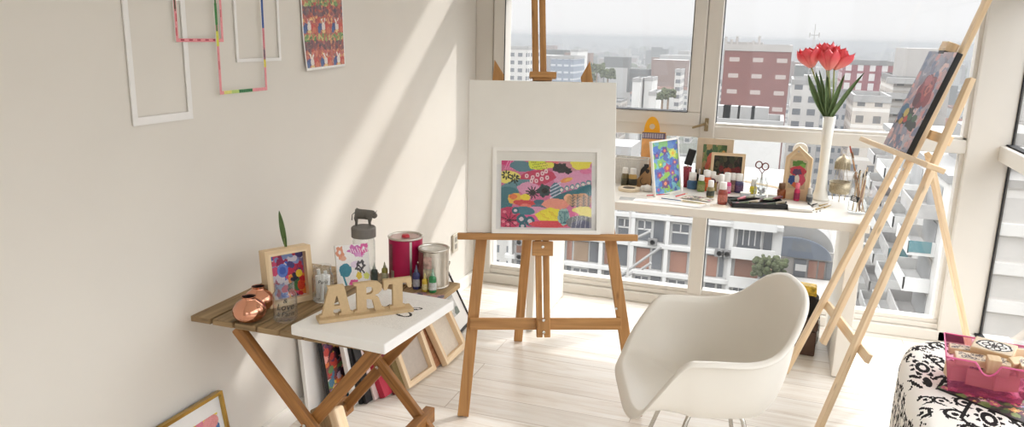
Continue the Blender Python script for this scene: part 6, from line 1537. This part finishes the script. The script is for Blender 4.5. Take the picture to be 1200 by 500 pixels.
    # columns between bays
for px in (600, 617, 660, 705, 719, 741, 781, 813, 856):
    a, b = bx(px-2.2, px+2.2, YA, 300); MB().box2((a, YA-.7, GZ), (b, YA, ztop)).build('pier', E_white, ba)
# balcony end of the block
a, b = bx(857, 907, YA, 300)
for k in range(-4, 4):
    z = zref+k*FH
    if z+FH > ztop+.2: continue
    MB().box2((a, YA-1.5, z-.35), (b, YA-1.3, z+.75)).build('balcony_parapet', E_white, ba)
    a2, b2 = bx(862, 890, YA, 300); a3, b3 = bx(893, 903, YA, 300)
    MB().box2((a2, YA-.15, z+.2), (b2, YA-.02, z+2.3)).build('shutter' if k % 2 == 0 else 'window', E_brown if k % 2 == 0 else E_dark, ba)
    MB().box2((a3, YA-.15, z+.2), (b3, YA-.02, z+2.3)).build('window', E_dark, ba)
    if k % 2:
        f = MB()
        for q in range(5): f.box2((a2+(b2-a2)*q/4-.05, YA-.22, z+.75), (a2+(b2-a2)*q/4+.05, YA-.12, z+2.3))
        f.build('window_frame', E_white, ba)
# air conditioners on the block
for px, py in ((609, 283), (609, 300), (843, 296), (852, 297), (765, 283)):
    p = at_y(px, py, YA-.8); q = MB(); q.box((p.x, YA-.9, p.z), (.9, .4, .7)); q.lathe([(0, 0), (.26, 0), (.26, .02)], 12, M=Matrix.Translation((p.x, YA-1.1, p.z)) @ Matrix.Rotation(PI/2, 4, 'X')); q.build('air_conditioner', R_grey, ba)

# --- market hall with its white vaulted roof and the shop fronts, further down
YM = 118.
xm0, xm1 = bx(905, 985, YM, 300)
mh = thing('market_hall', 'low hall with a white vaulted roof and blue awning behind the shuttered block', 'building', ((xm0+xm1)/2, YM, GZ))
zs = zt(940, 309, YM); zp_ = zt(940, 323, YM)
n = 18; MM = Matrix.Translation((0, YM+2, 0)) @ Matrix.Rotation(PI/2, 4, 'X')
cx = (xm0+xm1)/2-2; rr = (xm1-xm0)/2+1
arc = [(cx+rr*math.cos(PI*k/n), zs+2+rr*.75*math.sin(PI*k/n)) for k in range(n+1)]
MB().prism(arc, -26, 0, Matrix.Translation((0, YM, 0)) @ Matrix.Rotation(PI/2, 4, 'X')).build('vaulted_roof', R_white, mh)
MB().box2((xm0-6, YM-.5, GZ), (xm1+8, YM+24, zs+2.2)).build('body', E_grey, mh)
aw = [(cx+rr*.96*math.cos(PI*k/n), zs+1.2+rr*.52*math.sin(PI*k/n)) for k in range(n+1)]
MB().prism(aw, .6, 1.2, Matrix.Translation((0, YM, 0)) @ Matrix.Rotation(PI/2, 4, 'X')).build('awning', plain('slate_awning', rgb(110, 122, 140), .6, var=.1, scale=.4), mh)
for px0, px1, mt_ in ((930, 944, E_dark), (947, 957, E_brown), (959, 966, E_brown), (968, 975, E_dark)):
    a, b = bx(px0, px1, YM, 312); MB().box2((a, YM-.7, zp_), (b, YM-.5, zs+.8)).build('shop_front', mt_, mh)
p = at_y(938.5, 314, YM-1); MB().box((p.x, YM-.8, p.z), (1.6, .1, 1.)).build('shop_sign', E_white, mh)
pv = MB().box2((at_y(880, 335, 100).x, 92, GZ), (at_y(1012, 335, 100).x, 117, zp_)); struct(pv.build('pavement', plain('pale_pavement', rgb(228, 222, 214), .9, var=.04, scale=.2)))

# --- balcony tower on the right
YT = 62.
xt0, xt1 = bx(1101, 1300, YT, 290)
ztt = zt(1103, 214, YT)
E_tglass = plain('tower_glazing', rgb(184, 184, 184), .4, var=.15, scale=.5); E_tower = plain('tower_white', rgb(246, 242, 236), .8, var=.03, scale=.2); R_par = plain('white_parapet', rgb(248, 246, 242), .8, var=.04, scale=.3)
tw = thing('balcony_tower', 'white apartment tower with stacked side balconies beyond the corner post', 'building', ((xt0+xt1)/2, YT+20, GZ))
MB().box2((xt0, YT, GZ), (xt1, YT+38, ztt)).build('body', E_tower, tw)
rb = MB(); rb.box2((xt0-.2, YT-.2, ztt), (xt1, YT+38.2, ztt+.6)); rb.box2((xt0+2, YT+4, ztt+.6), (xt0+7, YT+12, ztt+3.5)); rb.box2((xt0+12, YT+3, ztt+.6), (xt0+18, YT+12, ztt+4.5)); rb.build('roof', R_white, tw)
k = 0; z = ztt-2.9
E_dirty = plain('balcony_grey', rgb(200, 196, 192), .8, var=.12, scale=.6); E_teal = plain('teal_awning', rgb(96, 150, 158), .7, var=.1)
while z > ztt-30:
    for j, (ya, yb) in enumerate(((YT+1.2, YT+7.5), (YT+10, YT+16.5), (YT+19, YT+25.5), (YT+28, YT+34.5))):
        b_ = MB(); b_.box2((xt0-1.9, ya, z-.15), (xt0, yb, z)); b_.box2((xt0-1.9, ya, z), (xt0-1.78, yb, z+.95)); b_.box2((xt0-1.9, ya, z), (xt0, ya+.12, z+.95)); b_.box2((xt0-1.9, yb-.12, z), (xt0, yb, z+.95))
        bal = b_.build('balcony', R_par if (k+j) % 3 else E_dirty, tw)
        MB().box2((xt0-.06, ya+.5, z+.05), (xt0-.01, yb-.5, z+2.3)).build('window', E_tglass, tw)
        if (k, j) in ((1, 0), (3, 0), (2, 1)): MB().box2((xt0-1.86, ya-.05, z+.1), (xt0-.3, ya-.02, z+1.)).build('awning', E_teal, tw)
    z -= 2.9; k += 1
z = ztt-2.9
while z > ztt-30:
    MB().box2((xt0+2.4, YT-.5, z-.5), (xt1, YT, z+.35)).build('floor_slab', R_par, tw)
    MB().box2((xt0+2.4, YT-.06, z+.5), (xt1-1, YT-.01, z+2.2)).build('window_strip', plain('mirrored_strip%d' % int(z), rgb(214, 210, 206), .5, var=.12, scale=.5), tw)
    MB().box2((xt0+6+(z % 3)*2, YT-1.3, z-.2), (xt0+12+(z % 3)*2, YT, z+.75)).build('balcony', R_grey, tw)
    z -= 2.9

# --- named neighbours, further off
Y = 150; a, b = bx(846, 924, Y, 100); br = bld('brick_building', 'red brick office building standing behind the tulips to their left', a, b, Y, Y+18, zt(885, 58, Y), F_brick, E_grey)
for q in range(7):
    px = 850+q*6.5; p = at_y(px, 57, Y+3); MB().tube([(p.x, Y+3, p.z-3), (p.x, Y+3, p.z+random.uniform(.6, 2.4))], .25).build('roof_pipe', E_grey, br)
p = at_y(872, 52, Y+6); MB().box((p.x, Y+6, p.z-.8), (7, 4, 2.5)).build('plant_room', E_grey, br)
p0 = zt(880, 135, 105); a, b = bx(838, 918, 105, 140); lo = bld('flat_roofed_house', 'low building with bright flat roof in front of the brick building', a, b, 105, 115, p0-1.5, E_white, R_white)
for px in (846, 857, 874, 890):
    p = at_y(px, 138, 108); MB().box((p.x, 108, p0-.4), (2.2, 2., 2.6)).build('roof_box', R_white, lo)
Y = 260; a, b = bx(985, 1046, Y, 100); bld('striped_tower', 'red and white striped apartment tower behind the tulips', a, b, Y, Y+16, zt(1010, 75, Y), F_stripe, R_grey)
Y = 165; a, b = bx(1047, 1083, Y, 100); tb = bld('stepped_tower', 'pale stepped apartment tower behind the canvas of the pale easel', a, b, Y, Y+20, zt(1060, 95, Y), F_cream, R_grey)
a2, b2 = bx(1062, 1120, Y, 80); q = MB().box2((a2, Y+2, GZ), (b2, Y+18, zt(1085, 57, Y))); q.build('upper_block', E_grey, tb)
for kk in range(9):
    zz = zt(1060, 96, Y)-kk*2.9; MB().box2((a-1.4, Y-1.6, zz-.3), (b+2, Y, zz+.8)).build('balcony', R_white, tb)
Y = 190; a, b = bx(926, 962, Y, 120); bld('white_apartments', 'white gridded apartment building just behind the vase of tulips', a, b, Y, Y+16, zt(945, 98, Y), F_white, R_white)
Y = 215; a, b = bx(962, 1000, Y, 120); bld('pale_apartments', 'pale apartment building between the vase and the striped tower', a, b, Y, Y+16, zt(980, 112, Y), F_grey, R_grey)
Y = 147; a, b = bx(1000, 1044, Y, 120); bld('beige_apartments', 'beige apartment building in front of the striped tower', a, b, Y, Y+14, zt(1020, 118, Y), F_cream, R_white)
Y = 330; a, b = bx(645, 672, Y, 80); bld('blue_block', 'slate blue building seen beside the mast of the brown easel', a, b, Y, Y+20, zt(655, 68, Y), F_blue, R_white)
Y = 352; a, b = bx(668, 676, Y, 80); bld('white_stair_tower', 'narrow white tower beside the slate blue building', a, b, Y, Y+20, zt(670, 60, Y), E_white, R_white)
Y = 280; a, b = bx(596, 618, Y, 80); bld('white_office', 'white building at the left end of the casement window', a, b, Y, Y+20, zt(605, 57, Y), F_white, R_white)
for i, (pa, pb, py, Y) in enumerate(((741, 750, 95, 250), (755, 764, 94, 255), (790, 797, 84, 300), (761, 770, 111, 230), (806, 813, 72, 330))):
    a, b = bx(pa, pb, Y, 100)
    lab = ['short white tower in the middle of the casement view', 'white tower with a slanting shadow beside another white tower', 'slim white tower near the casement mullion', 'low white block below the pair of white towers', 'grey white slab at the edge of the casement pane'][i]
    bld('white_tower', lab, a, b, Y, Y+12, zt((pa+pb)/2, py, Y), F_white if i in (2, 4) else E_white, R_white)
# radio mast
Y = 420; p = at_y(948, 100, Y); ztop_m = zt(949, 28, Y); mast = thing('radio_mast', 'thin lattice radio mast rising above the horizon behind the tulips', 'mast', (p.x, Y, GZ))
q = MB()
for s1, s2 in ((-1, -1), (1, -1), (1, 1), (-1, 1)): q.bar((p.x+s1*1.6, Y+s2*1.6, GZ), (p.x+s1*.25, Y+s2*.25, ztop_m-6), .25, .25, (1, 0, 0))
for kk in range(14):
    f0, f1 = kk/14, (kk+1)/14; L = ztop_m-6-GZ; r0, r1 = 1.6-1.35*f0, 1.6-1.35*f1
    q.bar((p.x-r0, Y-r0, GZ+L*f0), (p.x+r1, Y-r1, GZ+L*f1), .14, .14, (0, 1, 0))
q.build('lattice', E_grey, mast); MB().tube([(p.x, Y, ztop_m-6), (p.x, Y, ztop_m)], .18, 6).build('antenna', E_grey, mast)
q = MB(); q.box((p.x, Y, zt(948, 41, Y)), (5, .4, .4)); q.box((p.x-2.2, Y, zt(948, 41, Y)), (.5, .5, 2.4)); q.box((p.x+2.2, Y, zt(948, 41, Y)), (.5, .5, 2.4)); q.build('aerial', E_grey, mast)

# --- white glass canopy ribs beside the block (bright slanting rods)
for i, (pa, pb) in enumerate((((722, 326), (775, 289)), ((737, 283), (762, 271)), ((722, 330), (742, 319)), ((752, 315), (763, 308)))):
    A = at_y(*pa, 60); B = at_y(*pb, 60)
    o = MB().tube([A, B], .12, 6).build('cable_rod', R_white)
    tag(o, ['long bright slanting rod strung before the shuttered block', 'short bright rod, highest of those before the shuttered block', 'short bright rod beside the brown easel leg, before the shuttered block', 'tiny bright rod before the shuttered block, close to the lower mullion'][i], 'cable')
M_pole = plain('grey_pole', rgb(205, 200, 196), .6)
tag(MB().tube([at_y(739, 245, 58), at_y(733, 372, 58)], .09, 6).build('cable_pole', M_pole), 'thin grey pole carrying cables before the shuttered block', 'pole')

# --- mid-distance buildings, each by itself
BOXF = [F_white, F_cream, F_grey, F_white, E_white]
gr = random.Random(5); taken = []
SPOTS = []
tries = 0
while len(SPOTS) < 110 and tries < 6000:
    tries += 1
    Y = gr.uniform(120, 420); px = gr.uniform(560, 1290)
    c = at_y(px, 150, Y); w, d = gr.uniform(9, 17), gr.uniform(9, 16)
    h = gr.choice((7, 9, 10, 12, 14, 18)) if gr.random() < .88 else gr.uniform(22, 27)
    if any(abs(c.x-q[0]) < (w+q[2])/2+2.5 and abs(Y+d/2-q[1]) < (d+q[3])/2+2.5 for q in SPOTS): continue
    if xa0-6 < c.x < xa1+12 and Y < 150: continue
    if any(o.get('category') == 'building' and abs(o.location.x-c.x) < 26 and abs(o.location.y+5-Y) < 30 for o in bpy.data.objects if o.type == 'EMPTY' and o.get('category') == 'building' and o.get('group') is None): continue
    SPOTS.append((c.x, Y+d/2, w, d, h))
for i, (cx, cyy, w, d, h) in enumerate(SPOTS):
    bld('city_block', 'small pale building in the hazy district beyond the window', cx-w/2, cx+w/2, cyy-d/2, cyy+d/2, GZ+h, gr.choice(BOXF), gr.choice((R_white, R_grey, R_white, R_red)), 'pale buildings of the hazy district', .7)
# --- the far city: nobody could count it
mt, nt, bs = _new('far_roofs'); bs.inputs['Roughness'].default_value = .9; bs.inputs['Specular IOR Level'].default_value = .1
at_n = N(nt, 'ShaderNodeVertexColor', layer_name='Col'); nt.links.new(at_n.outputs['Color'], bs.inputs['Base Color'])
V, Fc, C = [], [], []
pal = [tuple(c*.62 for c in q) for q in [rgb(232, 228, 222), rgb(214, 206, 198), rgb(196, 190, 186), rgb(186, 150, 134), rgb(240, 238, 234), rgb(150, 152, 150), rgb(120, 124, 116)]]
for i in range(9500):
    Y = 446+3600*rng.random()**2.1; X = (rng.random()-.47)*Y*3.2
    if i % 7 == 0: Y = rng.uniform(70, 446); X = Y*rng.uniform(.95, 2.6)
    w, d = rng.uniform(8, 20), rng.uniform(8, 20); h = rng.uniform(5, 13) if rng.random() < .93 else rng.uniform(18, 34)
    if Y > 1500: w *= 1.8; d *= 1.5
    n0 = len(V); z1 = GZ+h
    V += [(X, Y, GZ), (X+w, Y, GZ), (X+w, Y+d, GZ), (X, Y+d, GZ), (X, Y, z1), (X+w, Y, z1), (X+w, Y+d, z1), (X, Y+d, z1)]
    for q in ((4, 5, 6, 7), (0, 1, 5, 4), (1, 2, 6, 5), (3, 0, 4, 7)): Fc.append(tuple(n0+k for k in q))
    c = pal[int(rng.integers(len(pal)))]; r_ = pal[int(rng.integers(len(pal)))]
    C += [r_]*4+[c]*12
me = bpy.data.meshes.new('distant_city'); me.from_pydata(V, [], Fc)
ca = me.color_attributes.new('Col', 'FLOAT_COLOR', 'CORNER'); ca.data.foreach_set('color', np.array([(*c, 1) for c in C], np.float32).ravel())
tag(link(me, 'distant_city', mt), 'endless low pale city fading into haze at the horizon', 'city', kind='stuff')
# trees
M_leaf = plain('hazy_foliage', rgb(98, 106, 72), .9, var=.3, scale=.8, spec=.1)
def foliage(mb, c, r, n, g_):
    for _ in range(n):
        a, b, k = g_.uniform(0, 2*PI), g_.uniform(-.6, 1), g_.uniform(.3, 1)**.5
        mb.blob((c[0]+r*k*math.cos(a), c[1]+r*k*math.sin(a), c[2]+r*.8*k*b), r*g_.uniform(.10, .22), 6)
def tree(px, py0, py1, Y, label, group=None):
    g_ = random.Random(px); top = at_y(px, py0, Y); rad = (py1-py0)*mpp(top)/2
    t = thing('street_tree', label, 'tree', (top.x, Y, GZ), group); f = MB(); foliage(f, (top.x, Y, top.z-rad), rad, 170, g_); f.build('crown', M_leaf, t)
    MB().tube([(top.x, Y, GZ), (top.x, Y, top.z-rad)], .3, 6).build('trunk', E_tan, t)
tree(903, 298, 334, 72, 'green street tree beside the balcony end of the shuttered block')
for px, py0, py1, Y in ((700, 72, 90, 300), (713, 78, 96, 280), (784, 102, 118, 210), (777, 106, 120, 200), (691, 84, 98, 270)):
    tree(px, py0, py1, Y, 'hazy grey green tree among pale roofs beyond the casement', 'trees among the hazy roofs')
f = MB(); g_ = random.Random(3)
for _ in range(520):
    Y = 470+2600*g_.random()**1.5; X = (g_.random()-.6)*Y*1.9; r = g_.uniform(4, 8)*(1+Y/2500)
    f.blob((X, Y, GZ+r*.6+3), r, 6)
tag(f.build('distant_trees', M_leaf), 'dark green tree tops dotted across the far city', 'trees', kind='stuff')
